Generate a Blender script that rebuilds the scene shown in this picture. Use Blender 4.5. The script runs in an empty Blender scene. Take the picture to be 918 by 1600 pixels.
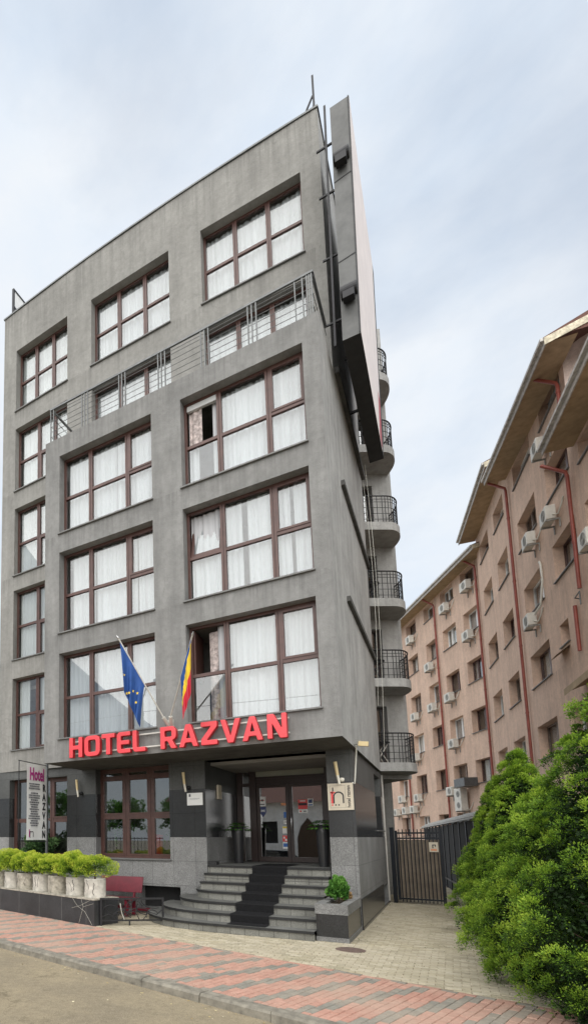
import bpy, bmesh, math, random
import numpy as np
from mathutils import Vector, Matrix, noise

random.seed(7)
rng = np.random.default_rng(7)
sc = bpy.context.scene
COL = sc.collection
R = math.radians
PI = math.pi

# ------------------------------------------------------------------ materials
def new_mat(name):
    m = bpy.data.materials.new(name)
    m.use_nodes = True
    nt = m.node_tree
    b = nt.nodes['Principled BSDF']
    return m, nt, b

def N(nt, t, **kw):
    n = nt.nodes.new(t)
    for k, v in kw.items():
        setattr(n, k, v)
    return n

def ramp(nt, stops, interp='LINEAR'):
    n = nt.nodes.new('ShaderNodeValToRGB')
    n.color_ramp.interpolation = interp
    e = n.color_ramp.elements
    while len(e) > 1:
        e.remove(e[0])
    e[0].position = stops[0][0]; e[0].color = (*stops[0][1], 1)
    for p, c in stops[1:]:
        x = e.new(p); x.color = (*c, 1)
    return n

def noise_tex(nt, scale, detail=4, rough=.6, vec=None):
    n = nt.nodes.new('ShaderNodeTexNoise')
    n.inputs['Scale'].default_value = scale
    n.inputs['Detail'].default_value = detail
    n.inputs['Roughness'].default_value = rough
    if vec is not None:
        nt.links.new(vec, n.inputs['Vector'])
    return n

def mixc(nt, a, b, fac, mode='MIX'):
    n = nt.nodes.new('ShaderNodeMix'); n.data_type = 'RGBA'; n.blend_type = mode
    for sock, v in ((n.inputs[6], a), (n.inputs[7], b)):
        if isinstance(v, tuple): sock.default_value = (*v, 1)
        else: nt.links.new(v, sock)
    if isinstance(fac, (int, float)): n.inputs[0].default_value = fac
    else: nt.links.new(fac, n.inputs[0])
    return n.outputs[2]

def mathn(nt, op, a, b=None, c=None):
    n = nt.nodes.new('ShaderNodeMath'); n.operation = op
    for i, v in enumerate((a, b, c)):
        if v is None: continue
        if isinstance(v, (int, float)): n.inputs[i].default_value = v
        else: nt.links.new(v, n.inputs[i])
    return n.outputs[0]

def bump(nt, b, h, strength=.3, dist=.01):
    n = nt.nodes.new('ShaderNodeBump')
    n.inputs['Strength'].default_value = strength
    n.inputs['Distance'].default_value = dist
    nt.links.new(h, n.inputs['Height'])
    nt.links.new(n.outputs[0], b.inputs['Normal'])

def pos(nt):
    return nt.nodes.new('ShaderNodeNewGeometry').outputs['Position']

def plain(name, c, rough=.6, metal=0, var=.15, scale=6, bmp=0, spec=.5):
    m, nt, b = new_mat(name)
    p = nt.nodes.new('ShaderNodeTexCoord').outputs['Object']
    n = noise_tex(nt, scale, 5, .65, p)
    lo = tuple(x * (1 - var) for x in c); hi = tuple(min(1, x * (1 + var)) for x in c)
    r = ramp(nt, [(.3, lo), (.7, hi)])
    nt.links.new(n.outputs['Fac'], r.inputs[0])
    nt.links.new(r.outputs[0], b.inputs['Base Color'])
    b.inputs['Roughness'].default_value = rough
    b.inputs['Metallic'].default_value = metal
    b.inputs['Specular IOR Level'].default_value = spec
    if bmp:
        n2 = noise_tex(nt, scale * 12, 3, .6, p)
        bump(nt, b, n2.outputs['Fac'], bmp, .01)
    return m

def stucco(name, c, stain=.35, grain=70, streak=.5, drips=()):
    m, nt, b = new_mat(name)
    p = pos(nt)
    big = noise_tex(nt, .9, 6, .65, p)
    mp = N(nt, 'ShaderNodeMapping'); mp.inputs['Scale'].default_value = (2.2, 2.2, .22)
    nt.links.new(p, mp.inputs['Vector'])
    st = noise_tex(nt, 1.6, 5, .65, mp.outputs[0])
    fine = noise_tex(nt, grain, 3, .6, p)
    med = noise_tex(nt, 7, 5, .7, p)
    lo = tuple(x * (1 - stain) for x in c); hi = tuple(x * (1 + stain * .55) for x in c)
    r1 = ramp(nt, [(.3, lo), (.72, hi)]); nt.links.new(big.outputs['Fac'], r1.inputs[0])
    r2 = ramp(nt, [(.3, (1 - streak * .45,) * 3), (.62, (1.04,) * 3)]); nt.links.new(st.outputs['Fac'], r2.inputs[0])
    r3 = ramp(nt, [(.25, (.8,) * 3), (.75, (1.14,) * 3)]); nt.links.new(fine.outputs['Fac'], r3.inputs[0])
    r4 = ramp(nt, [(.3, (.88,) * 3), (.7, (1.08,) * 3)]); nt.links.new(med.outputs['Fac'], r4.inputs[0])
    x = mixc(nt, r1.outputs[0], r2.outputs[0], 1, 'MULTIPLY')
    x = mixc(nt, x, r3.outputs[0], 1, 'MULTIPLY')
    x = mixc(nt, x, r4.outputs[0], 1, 'MULTIPLY')
    # hairline cracks
    wv = N(nt, 'ShaderNodeTexVoronoi', feature='DISTANCE_TO_EDGE'); wv.inputs['Scale'].default_value = .55
    off = mixc(nt, p, med.outputs['Color'], .35, 'ADD'); nt.links.new(off, wv.inputs['Vector'])
    cr = ramp(nt, [(0, (.72,) * 3), (.006, (1,) * 3)]); nt.links.new(wv.outputs['Distance'], cr.inputs[0])
    crm = ramp(nt, [(.5, (0,) * 3), (.62, (1,) * 3)]); nt.links.new(big.outputs['Fac'], crm.inputs[0])
    x2 = mixc(nt, x, cr.outputs[0], 1, 'MULTIPLY')
    x = mixc(nt, x, x2, crm.outputs[0])
    if drips:
        z = N(nt, 'ShaderNodeSeparateXYZ'); nt.links.new(p, z.inputs[0]); z = z.outputs[2]
        acc = None
        for z0, ln in drips:
            d = mathn(nt, 'SUBTRACT', z0, z)
            f = mathn(nt, 'MULTIPLY', mathn(nt, 'GREATER_THAN', d, 0), mathn(nt, 'MAXIMUM', mathn(nt, 'MULTIPLY_ADD', d, -1 / ln, 1.0), 0.0))
            acc = f if acc is None else mathn(nt, 'MAXIMUM', acc, f)
        m2 = N(nt, 'ShaderNodeMapping'); m2.inputs['Scale'].default_value = (11, 11, .22); nt.links.new(p, m2.inputs['Vector'])
        sn = noise_tex(nt, 1.0, 4, .7, m2.outputs[0])
        sr = ramp(nt, [(.46, (0,) * 3), (.7, (1,) * 3)]); nt.links.new(sn.outputs['Fac'], sr.inputs[0])
        k = mathn(nt, 'MULTIPLY', mathn(nt, 'POWER', acc, 1.4), sr.outputs[0])
        x = mixc(nt, x, tuple(v * .45 for v in c), mathn(nt, 'MULTIPLY', k, .62))
    nt.links.new(x, b.inputs['Base Color'])
    b.inputs['Roughness'].default_value = .92
    b.inputs['Specular IOR Level'].default_value = .2
    h = mathn(nt, 'ADD', fine.outputs['Fac'], mathn(nt, 'MULTIPLY', med.outputs['Fac'], 1.6))
    bump(nt, b, h, .6, .014)
    return m

def granite_cladding():
    """three bands: flamed grey, polished black, honed dark grey, with slab joints"""
    m, nt, b = new_mat('granite_cladding')
    p = pos(nt)
    sx = N(nt, 'ShaderNodeSeparateXYZ'); nt.links.new(p, sx.inputs[0])
    u = mathn(nt, 'ADD', sx.outputs[0], sx.outputs[1])
    cv = N(nt, 'ShaderNodeCombineXYZ'); nt.links.new(u, cv.inputs[0]); nt.links.new(sx.outputs[2], cv.inputs[1])
    speck = noise_tex(nt, 85, 2, .8, p)
    patch = noise_tex(nt, 1.1, 5, .7, p)
    grey = ramp(nt, [(.32, (.07, .07, .07)), (.47, (.2, .2, .195)), (.62, (.36, .36, .35))]); nt.links.new(speck.outputs['Fac'], grey.inputs[0])
    blk = ramp(nt, [(.4, (.018, .019, .02)), (.7, (.045, .047, .048))]); nt.links.new(speck.outputs['Fac'], blk.inputs[0])
    drk = ramp(nt, [(.35, (.045, .047, .046)), (.65, (.13, .135, .13))]); nt.links.new(speck.outputs['Fac'], drk.inputs[0])
    z = sx.outputs[2]
    f1 = mathn(nt, 'GREATER_THAN', z, 2.0)
    f2 = mathn(nt, 'GREATER_THAN', z, 3.24)
    c = mixc(nt, grey.outputs[0], blk.outputs[0], f1)
    c = mixc(nt, c, drk.outputs[0], f2)
    pr = ramp(nt, [(.3, (.72,) * 3), (.7, (1.12,) * 3)]); nt.links.new(patch.outputs['Fac'], pr.inputs[0])
    c = mixc(nt, c, pr.outputs[0], 1, 'MULTIPLY')
    br = N(nt, 'ShaderNodeTexBrick'); br.offset = 0
    br.inputs['Scale'].default_value = 1; br.inputs['Brick Width'].default_value = .61; br.inputs['Row Height'].default_value = .62
    br.inputs['Mortar Size'].default_value = .004; br.inputs['Mortar Smooth'].default_value = 0
    br.inputs['Color1'].default_value = (1, 1, 1, 1); br.inputs['Color2'].default_value = (.86, .86, .86, 1); br.inputs['Mortar'].default_value = (.35, .35, .35, 1)
    mp = N(nt, 'ShaderNodeMapping'); mp.inputs['Location'].default_value = (.05, -.14, 0); nt.links.new(cv.outputs[0], mp.inputs['Vector'])
    nt.links.new(mp.outputs[0], br.inputs['Vector'])
    c = mixc(nt, c, br.outputs['Color'], 1, 'MULTIPLY')
    nt.links.new(c, b.inputs['Base Color'])
    r = mathn(nt, 'MULTIPLY_ADD', mathn(nt, 'SUBTRACT', f1, f2), -.5, .72)
    r = mathn(nt, 'SUBTRACT', r, mathn(nt, 'MULTIPLY', f2, .2))
    nt.links.new(r, b.inputs['Roughness'])
    return m

def tile_granite(name, lo, hi, rough, w=.6, h=.6, joint=(.5, .5, .5), jw=.006):
    m, nt, b = new_mat(name)
    p = pos(nt)
    sx = N(nt, 'ShaderNodeSeparateXYZ'); nt.links.new(p, sx.inputs[0])
    u = mathn(nt, 'ADD', sx.outputs[0], sx.outputs[1])
    cv = N(nt, 'ShaderNodeCombineXYZ'); nt.links.new(u, cv.inputs[0]); nt.links.new(sx.outputs[2], cv.inputs[1])
    speck = noise_tex(nt, 85, 2, .8, p)
    g = ramp(nt, [(.35, lo), (.65, hi)]); nt.links.new(speck.outputs['Fac'], g.inputs[0])
    br = N(nt, 'ShaderNodeTexBrick'); br.offset = 0
    br.inputs['Scale'].default_value = 1; br.inputs['Brick Width'].default_value = w; br.inputs['Row Height'].default_value = h
    br.inputs['Mortar Size'].default_value = jw
    br.inputs['Color1'].default_value = (1, 1, 1, 1); br.inputs['Color2'].default_value = (.8, .8, .8, 1); br.inputs['Mortar'].default_value = (*joint, 1)
    nt.links.new(cv.outputs[0], br.inputs['Vector'])
    pt = noise_tex(nt, 2.2, 5, .7, p)
    pr = ramp(nt, [(.3, (.7,) * 3), (.7, (1.2,) * 3)]); nt.links.new(pt.outputs['Fac'], pr.inputs[0])
    c = mixc(nt, g.outputs[0], pr.outputs[0], 1, 'MULTIPLY')
    c = mixc(nt, c, br.outputs['Color'], 1, 'MULTIPLY')
    nt.links.new(c, b.inputs['Base Color']); b.inputs['Roughness'].default_value = rough
    return m

def glass(name, f0=.07, tint=(.93, .95, .95)):
    m, nt, b = new_mat(name)
    nt.nodes.remove(b)
    out = [n for n in nt.nodes if n.type == 'OUTPUT_MATERIAL'][0]
    t = N(nt, 'ShaderNodeBsdfTransparent'); t.inputs[0].default_value = (*tint, 1)
    g = N(nt, 'ShaderNodeBsdfGlossy'); g.inputs['Roughness'].default_value = .012
    geo = nt.nodes.new('ShaderNodeNewGeometry')
    n = noise_tex(nt, .9, 2, .5, geo.outputs['Position'])
    bp = N(nt, 'ShaderNodeBump'); bp.inputs['Strength'].default_value = .02; bp.inputs['Distance'].default_value = .02
    nt.links.new(n.outputs['Fac'], bp.inputs['Height']); nt.links.new(bp.outputs[0], g.inputs['Normal'])
    d = N(nt, 'ShaderNodeVectorMath', operation='DOT_PRODUCT'); nt.links.new(geo.outputs['Normal'], d.inputs[0]); nt.links.new(geo.outputs['Incoming'], d.inputs[1])
    a = mathn(nt, 'SUBTRACT', 1.0, mathn(nt, 'MINIMUM', mathn(nt, 'ABSOLUTE', d.outputs['Value']), 1.0))
    f = mathn(nt, 'MULTIPLY_ADD', mathn(nt, 'POWER', a, 5.0), 1 - f0, f0)
    mx = N(nt, 'ShaderNodeMixShader')
    nt.links.new(f, mx.inputs[0]); nt.links.new(t.outputs[0], mx.inputs[1]); nt.links.new(g.outputs[0], mx.inputs[2])
    nt.links.new(mx.outputs[0], out.inputs[0])
    return m

def curtain_mat(name, c):
    m, nt, b = new_mat(name)
    p = pos(nt)
    mp = N(nt, 'ShaderNodeMapping'); mp.inputs['Scale'].default_value = (5, 5, .25); nt.links.new(p, mp.inputs['Vector'])
    n = noise_tex(nt, 2.2, 4, .6, mp.outputs[0])
    r = ramp(nt, [(.3, tuple(x * .8 for x in c)), (.6, c)]); nt.links.new(n.outputs['Fac'], r.inputs[0])
    nt.links.new(r.outputs[0], b.inputs['Base Color'])
    b.inputs['Roughness'].default_value = .9; b.inputs['Specular IOR Level'].default_value = .1
    return m

def attr_mat(name, stops, rough=.6, scale=9, var=.2, bmp=.3, spec=.3, attr='tone', dirt=None, grain=60):
    m, nt, b = new_mat(name)
    a = N(nt, 'ShaderNodeAttribute'); a.attribute_name = attr
    r = ramp(nt, stops); nt.links.new(a.outputs['Fac'], r.inputs[0])
    p = pos(nt)
    n = noise_tex(nt, scale, 6, .7, p)
    v = ramp(nt, [(.3, (1 - var,) * 3), (.7, (1 + var * .6,) * 3)]); nt.links.new(n.outputs['Fac'], v.inputs[0])
    c = mixc(nt, r.outputs[0], v.outputs[0], 1, 'MULTIPLY')
    if dirt:
        d = noise_tex(nt, .55, 6, .7, p)
        dr = ramp(nt, [(.4, (0,) * 3), (.68, (.75,) * 3)]); nt.links.new(d.outputs['Fac'], dr.inputs[0])
        c = mixc(nt, c, dirt, dr.outputs[0])
    nt.links.new(c, b.inputs['Base Color'])
    b.inputs['Roughness'].default_value = rough; b.inputs['Specular IOR Level'].default_value = spec
    if bmp:
        f = noise_tex(nt, grain, 3, .7, p); bump(nt, b, f.outputs['Fac'], bmp, .006)
    return m

def leaf_mat(name, stops):
    m, nt, b = new_mat(name)
    a = N(nt, 'ShaderNodeAttribute'); a.attribute_name = 'tone'
    r = ramp(nt, stops); nt.links.new(a.outputs['Fac'], r.inputs[0])
    nt.links.new(r.outputs[0], b.inputs['Base Color'])
    b.inputs['Roughness'].default_value = .55; b.inputs['Specular IOR Level'].default_value = .25
    out = [n for n in nt.nodes if n.type == 'OUTPUT_MATERIAL'][0]
    tl = N(nt, 'ShaderNodeBsdfTranslucent'); nt.links.new(r.outputs[0], tl.inputs[0])
    mx = N(nt, 'ShaderNodeMixShader'); mx.inputs[0].default_value = .3
    nt.links.new(b.outputs[0], mx.inputs[1]); nt.links.new(tl.outputs[0], mx.inputs[2]); nt.links.new(mx.outputs[0], out.inputs[0])
    return m

M = dict(
    stucco=stucco('grey_stucco', (.262, .26, .251), stain=.24, streak=.45, drips=((13.27, 1.0), (10.34, .8), (7.47, .8), (4.56, .7))),
    stucco_tower=stucco('weathered_grey_stucco', (.295, .289, .27), stain=.17, streak=.35, drips=((20.72, 2.2), (16.77, .9), (13.77, .8), (10.72, .8), (7.79, .8), (4.77, .8))),
    stucco_lit=stucco('lit_grey_stucco', (.41, .406, .39), stain=.22, streak=.5),  # same grey stucco, lightened to paint in light the side and wing lack
    stucco_dark=stucco('dark_stucco', (.12, .118, .112)),  # ledge colour, also used to paint shade on the soffit
    pink=stucco('salmon_stucco', (.73, .535, .42), stain=.13, streak=.3, grain=60, drips=((15.67, .7), (13.0, .8), (10.27, .8), (7.55, .8), (4.85, .7))),
    pale_pink=stucco('pale_pink_stucco', (.88, .72, .64), stain=.15, streak=.3),
    granite=granite_cladding(),
    black_granite=tile_granite('black_granite', (.018, .019, .02), (.05, .052, .053), .25, .55, .62),
    grey_granite=tile_granite('grey_granite', (.09, .09, .088), (.34, .34, .33), .7, .9, .9),
    step_riser=tile_granite('granite_riser', (.12, .12, .105), (.3, .295, .26), .75, .3, .5, (.4, .4, .4), .008),
    step_nosing=tile_granite('dark_nosing', (.008, .008, .008), (.03, .03, .03), .75, .9, 5),
    step_tread=tile_granite('granite_tread', (.09, .092, .086), (.21, .21, .195), .7, .9, 5),
    brown=plain('brown_frame', (.085, .04, .032), .4, 0, .25, 5),
    brown_dark=plain('dark_brown_frame', (.032, .018, .015), .4, 0, .25, 5),
    sill=plain('grey_sill', (.16, .16, .155), .6, .2, .2, 8),
    glass=glass('window_glass', .1),
    glass_door=glass('door_glass', .42, (.5, .52, .52)),
    glass_ground=glass('ground_floor_glass', .15, (.8, .82, .8)),
    glass_dim=glass('reflective_glass', .22, (.85, .87, .88)),
    curtain=curtain_mat('white_curtain', (.56, .565, .58)),
    curtain_print=plain('printed_curtain', (.42, .36, .34), .9, 0, .7, 9),
    net=curtain_mat('net_curtain', (.88, .88, .86)),
    blind=plain('grey_blind', (.54, .545, .54), .8, 0, .08, 2),
    interior=plain('interior_paint', (.3, .29, .27), .9, 0, .1, 2),
    dark=plain('dark_void', (.02, .02, .02), .9),
    red=plain('red_letter_face', (.72, .055, .068), .35, 0, .06, 3),
    red_side=plain('red_letter_side', (.42, .02, .025), .45, 0, .1, 3),
    pale_metal=plain('pale_metal', (.55, .53, .48), .45, .3, .15, 5),
    rail=plain('grey_rail', (.14, .145, .145), .45, .6, .2, 9),
    iron=plain('black_iron', (.022, .022, .024), .5, .4, .3, 12),
    gate=plain('gate_paint', (.014, .017, .022), .4, .3, .3, 10),
    bb_panel=plain('billboard_sheet', (.1, .101, .098), .5, .3, .3, 2.2, .1),
    bb_under=plain('billboard_underside', (.02, .02, .02), .8, 0, .3, 4),
    bb_white=plain('billboard_skin', (.78, .7, .66), .5, 0, .1, 2),
    bb_red=plain('billboard_red', (.45, .03, .04), .5, 0, .1, 2),
    white=plain('white_paint', (.78, .78, .76), .5, 0, .08, 4),
    ac=plain('ac_plastic', (.66, .64, .58), .5, 0, .12, 5),
    ac_dark=plain('ac_grille', (.3, .3, .28), .6, 0, .2, 8),
    pipe=plain('oxide_red_pipe', (.27, .065, .045), .45, 0, .2, 5),
    cable=plain('white_cable', (.7, .69, .62), .6, 0, .1, 8),
    eave=plain('eave_boards', (.42, .31, .19), .8, 0, .2, 4),
    fascia=plain('eave_fascia', (.5, .48, .45), .7, 0, .35, 6),
    verge=plain('weathered_verge', (.55, .5, .38), .85, 0, .5, 9),
    rooftile=plain('clay_roof_tile', (.13, .06, .045), .8, 0, .4, 20, .5),
    bench=plain('crimson_bench', (.15, .012, .024), .45, 0, .2, 7),
    concrete=plain('pot_concrete', (.55, .52, .46), .85, 0, .3, 7, .3),
    concrete_dirty=plain('stained_pot_concrete', (.38, .35, .29), .88, 0, .5, 9, .3),
    soil=plain('soil', (.06, .045, .03), .95, 0, .4, 30, .6),
    kerb=plain('kerb_concrete', (.21, .192, .155), .85, 0, .4, 7, .4),
    bark=plain('bark', (.09, .06, .04), .9, 0, .4, 20, .6),
    vase=plain('dark_planter', (.025, .025, .027), .35, 0, .2, 6),
    carpet=plain('black_carpet', (.018, .018, .019), .98, 0, .3, 40, .6, .1),
    banner=plain('banner_vinyl', (.82, .82, .8), .5, 0, .04, 3),
    magenta=plain('magenta_print', (.42, .03, .22), .5, 0, .05, 3),
    ink=plain('black_print', (.02, .02, .025), .6, 0, .05, 3),
    ink_soft=plain('grey_print', (.12, .12, .14), .6, 0, .05, 3),
    sign=plain('cream_sign', (.62, .55, .43), .5, 0, .06, 4),
    sign_white=plain('white_plate', (.8, .8, .78), .4, 0, .04, 4),
    sign_red=plain('sign_red', (.75, .07, .07), .5, 0, .05, 4),
    sign_orange=plain('sign_orange', (.75, .3, .14), .5, 0, .1, 8),
    lamp_glass=plain('amber_lamp_glass', (.7, .56, .3), .35, 0, .05, 5),
    lamp_white=plain('lamp_body', (.74, .7, .6), .4, 0, .05, 5),
    eu_blue=plain('flag_blue', (.015, .07, .26), .75, 0, .12, 8),
    flag_yellow=plain('flag_yellow', (.8, .55, .03), .75, 0, .08, 8),
    flag_red=plain('flag_red', (.6, .03, .06), .75, 0, .1, 8),
    wood_panel=plain('gate_backing', (.2, .16, .118), .75, 0, .25, 2.5),
    fence=plain('black_fence_sheet', (.022, .022, .023), .85, 0, .3, 3),
    pale_reflection=plain('pale_reflection', (.33, .34, .27), .6, 0, .1, 3),
    steel=plain('brushed_steel', (.6, .6, .6), .25, .9, .1, 9),
    sticker_blue=plain('sticker_blue', (.03, .14, .45), .5, 0, .05, 4),
    sticker_navy=plain('sticker_navy', (.03, .05, .16), .5, 0, .05, 4),
    sticker_yellow=plain('sticker_yellow', (.75, .6, .08), .5, 0, .05, 4),
    gravel=plain('gravel', (.16, .11, .09), .9, 0, .7, 60, .9),
    terracotta=plain('terracotta', (.4, .13, .06), .8, 0, .2, 7),
    red_bin=plain('red_plastic', (.6, .03, .03), .4, 0, .1, 5),
    green_band=plain('yellow_green_wall', (.5, .44, .2), .8, 0, .15, 2),
    rope=plain('pale_string', (.6, .58, .5), .9, 0, .1, 5),
    car=plain('car_paint', (.02, .025, .035), .15, .3, .05, 3, 0, .6),
    tyre=plain('tyre_rubber', (.02, .02, .02), .8, 0, .2, 8),
)

# ------------------------------------------------------------------ mesh helpers
class Fr:
    """a vertical working plane: x along, o outward, z up"""
    def __init__(s, P, d, n, warp=None):
        s.P, s.d, s.n, s.warp = P, d, n, warp
        s.flip = (d[0] * n[1] - d[1] * n[0]) < 0
    def __call__(s, x, o, z):
        if s.warp: o = o + s.warp(x)
        return (s.P[0] + s.d[0] * x + s.n[0] * o, s.P[1] + s.d[1] * x + s.n[1] * o, z)

WORLD = Fr((0, 0), (1, 0), (0, 1))

class MB:
    def __init__(s): s.v, s.f, s.m, s.sm = [], [], [], []
    def add(s, vs, fs, mi=0, flip=False, smooth=False):
        b = len(s.v); s.v += [tuple(x) for x in vs]
        for f in fs:
            f = tuple(b + i for i in f)
            s.f.append(f[::-1] if flip else f); s.m.append(mi); s.sm.append(smooth)
    def box(s, fr, x0, x1, o0, o1, z0, z1, mi=0):
        vs = [fr(x, o, z) for z in (z0, z1) for o in (o0, o1) for x in (x0, x1)]
        s.add(vs, [(0, 2, 3, 1), (4, 5, 7, 6), (0, 1, 5, 4), (2, 6, 7, 3), (0, 4, 6, 2), (1, 3, 7, 5)], mi, fr.flip)
    def quad(s, a, b, c, d, mi=0): s.add([a, b, c, d], [(0, 1, 2, 3)], mi)
    def beam(s, p0, p1, w, h=None, mi=0, up=(0, 0, 1)):
        h = h or w; p0, p1 = Vector(p0), Vector(p1); t = (p1 - p0).normalized()
        u = Vector(up)
        if abs(t.dot(u)) > .98: u = Vector((0, 1, 0))
        a = t.cross(u).normalized(); c = a.cross(t)
        vs = []
        for p in (p0, p1):
            for i, j in ((-1, -1), (1, -1), (1, 1), (-1, 1)): vs.append(p + a * (i * w / 2) + c * (j * h / 2))
        s.add(vs, [(3, 2, 1, 0), (4, 5, 6, 7), (0, 1, 5, 4), (1, 2, 6, 5), (2, 3, 7, 6), (3, 0, 4, 7)], mi)
    def tube(s, path, r, n=8, mi=0, cap=True):
        P = [Vector(p) for p in path]
        rr = r if isinstance(r, (list, tuple)) else [r] * len(P)
        t0 = (P[1] - P[0]).normalized(); a = t0.orthogonal().normalized()
        vs = []
        for i, p in enumerate(P):
            t = (P[min(i + 1, len(P) - 1)] - P[max(i - 1, 0)]).normalized()
            a = (a - t * a.dot(t)).normalized(); c = t.cross(a)
            for k in range(n):
                q = 2 * PI * k / n; vs.append(p + (a * math.cos(q) + c * math.sin(q)) * rr[i])
        fs = [(i * n + k, i * n + (k + 1) % n, (i + 1) * n + (k + 1) % n, (i + 1) * n + k) for i in range(len(P) - 1) for k in range(n)]
        s.add(vs, fs, mi, False, True)
        if cap:
            s.add(vs[:n], [tuple(range(n))[::-1]], mi); s.add(vs[-n:], [tuple(range(n))], mi)
    def lathe(s, c, prof, n=20, mi=0, flat=False):
        vs = []
        for r, z in prof:
            for k in range(n):
                q = 2 * PI * k / n; vs.append((c[0] + r * math.cos(q), c[1] + r * math.sin(q), c[2] + z))
        fs = [(i * n + k, i * n + (k + 1) % n, (i + 1) * n + (k + 1) % n, (i + 1) * n + k) for i in range(len(prof) - 1) for k in range(n)]
        s.add(vs, fs, mi, False, not flat)
        if prof[0][0] > 0: s.add(vs[:n], [tuple(range(n))[::-1]], mi)
        if prof[-1][0] > 0: s.add(vs[-n:], [tuple(range(n))], mi)
    def prism(s, poly, fn, a0, a1, mi=0, mi_side=None):
        """poly: 2-D outline; fn(x, y, a) -> 3-D; a0..a1 the thickness"""
        n = len(poly); v0 = [fn(x, y, a0) for x, y in poly]; v1 = [fn(x, y, a1) for x, y in poly]
        s.add(v0, [tuple(range(n))[::-1]], mi); s.add(v1, [tuple(range(n))], mi)
        s.add(v0 + v1, [(i, (i + 1) % n, n + (i + 1) % n, n + i) for i in range(n)], mi if mi_side is None else mi_side)
    def build(s, name, mats, parent=None, recalc=False, bevel=0):
        me = bpy.data.meshes.new(name)
        off = WL.get(parent, Vector((0, 0, 0))) if parent else (Vector(s.origin) if hasattr(s, 'origin') else Vector((0, 0, 0)))
        me.from_pydata([tuple(Vector(v) - off) for v in s.v], [], s.f)
        if not isinstance(mats, (list, tuple)): mats = [mats]
        for m in mats: me.materials.append(m)
        me.polygons.foreach_set('material_index', s.m)
        me.polygons.foreach_set('use_smooth', s.sm)
        if recalc:
            bm = bmesh.new(); bm.from_mesh(me); bmesh.ops.recalc_face_normals(bm, faces=bm.faces); bm.to_mesh(me); bm.free()
        o = bpy.data.objects.new(name, me); COL.objects.link(o)
        if parent: o.parent = parent
        else: o.location = off
        WL[o] = off
        if bevel:
            md = o.modifiers.new('bevel', 'BEVEL'); md.width = bevel; md.segments = 2; md.limit_method = 'ANGLE'
        me.update()
        return o

WL = {}
def thing(name, label, cat, loc=(0, 0, 0), group=None):
    o = bpy.data.objects.new(name, None); COL.objects.link(o); o.location = loc
    o.empty_display_size = .2
    o['label'] = label; o['category'] = cat
    if group: o['group'] = group
    WL[o] = Vector(loc)
    return o
def tag(o, label, cat, group=None):
    o['label'] = label; o['category'] = cat
    if group: o['group'] = group
    return o
def struct(o): o['kind'] = 'structure'; return o
def at(mb, loc): mb.origin = loc; return mb

def wall(mb, fr, x0, x1, z0, z1, holes=(), depth=.25, mi=0, mi_rev=None):
    """outer skin of a wall with rectangular openings and their reveals"""
    if mi_rev is None: mi_rev = mi
    xs = sorted({x0, x1, *[h[0] for h in holes], *[h[1] for h in holes]}); zs = sorted({z0, z1, *[h[2] for h in holes], *[h[3] for h in holes]})
    xs = [x for x in xs if x0 <= x <= x1]; zs = [z for z in zs if z0 <= z <= z1]
    def q(a, b, c, d, m): mb.add([a, b, c, d], [(0, 1, 2, 3)], m, fr.flip)
    for i in range(len(xs) - 1):
        for j in range(len(zs) - 1):
            cx, cz = (xs[i] + xs[i + 1]) / 2, (zs[j] + zs[j + 1]) / 2
            if any(h[0] < cx < h[1] and h[2] < cz < h[3] for h in holes): continue
            q(fr(xs[i], 0, zs[j]), fr(xs[i], 0, zs[j + 1]), fr(xs[i + 1], 0, zs[j + 1]), fr(xs[i + 1], 0, zs[j]), mi)
    for h in holes:
        a, b, c, d = h[:4]; dp = h[4] if len(h) > 4 else depth
        q(fr(a, 0, c), fr(a, -dp, c), fr(a, -dp, d), fr(a, 0, d), mi_rev)
        q(fr(b, 0, c), fr(b, 0, d), fr(b, -dp, d), fr(b, -dp, c), mi_rev)
        q(fr(a, 0, d), fr(a, -dp, d), fr(b, -dp, d), fr(b, 0, d), mi_rev)
        q(fr(a, 0, c), fr(b, 0, c), fr(b, -dp, c), fr(a, -dp, c), mi_rev)

def pleats(mb, fr, x0, x1, z0, z1, o, amp=.022, step=.025, seed=0, mi=0):
    rd = random.Random(seed); ph = [rd.uniform(0, 6.3) for _ in range(4)]
    n = max(2, int((x1 - x0) / step)); vs = []
    lean = rd.uniform(-.02, .02)
    for i in range(n + 1):
        x = x0 + (x1 - x0) * i / n
        y = amp * (math.sin(x * 46 + ph[0] + 1.5 * math.sin(x * 9 + ph[1])) + .7 * math.sin(x * 23 + ph[2]) + .6 * math.sin(x * 7.3 + ph[3]))
        for k in range(3):
            z = z0 + (z1 - z0) * k / 2
            vs.append(fr(x + lean * (k - 1) * math.sin(PI * i / n), o + y * (1.1 - .3 * k / 2), z))
    fs = [(i * 3 + k, i * 3 + k + 1, i * 3 + 4 + k, i * 3 + 3 + k) for i in range(n) for k in range(2)]
    mb.add(vs, fs, mi, fr.flip, True)

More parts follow.
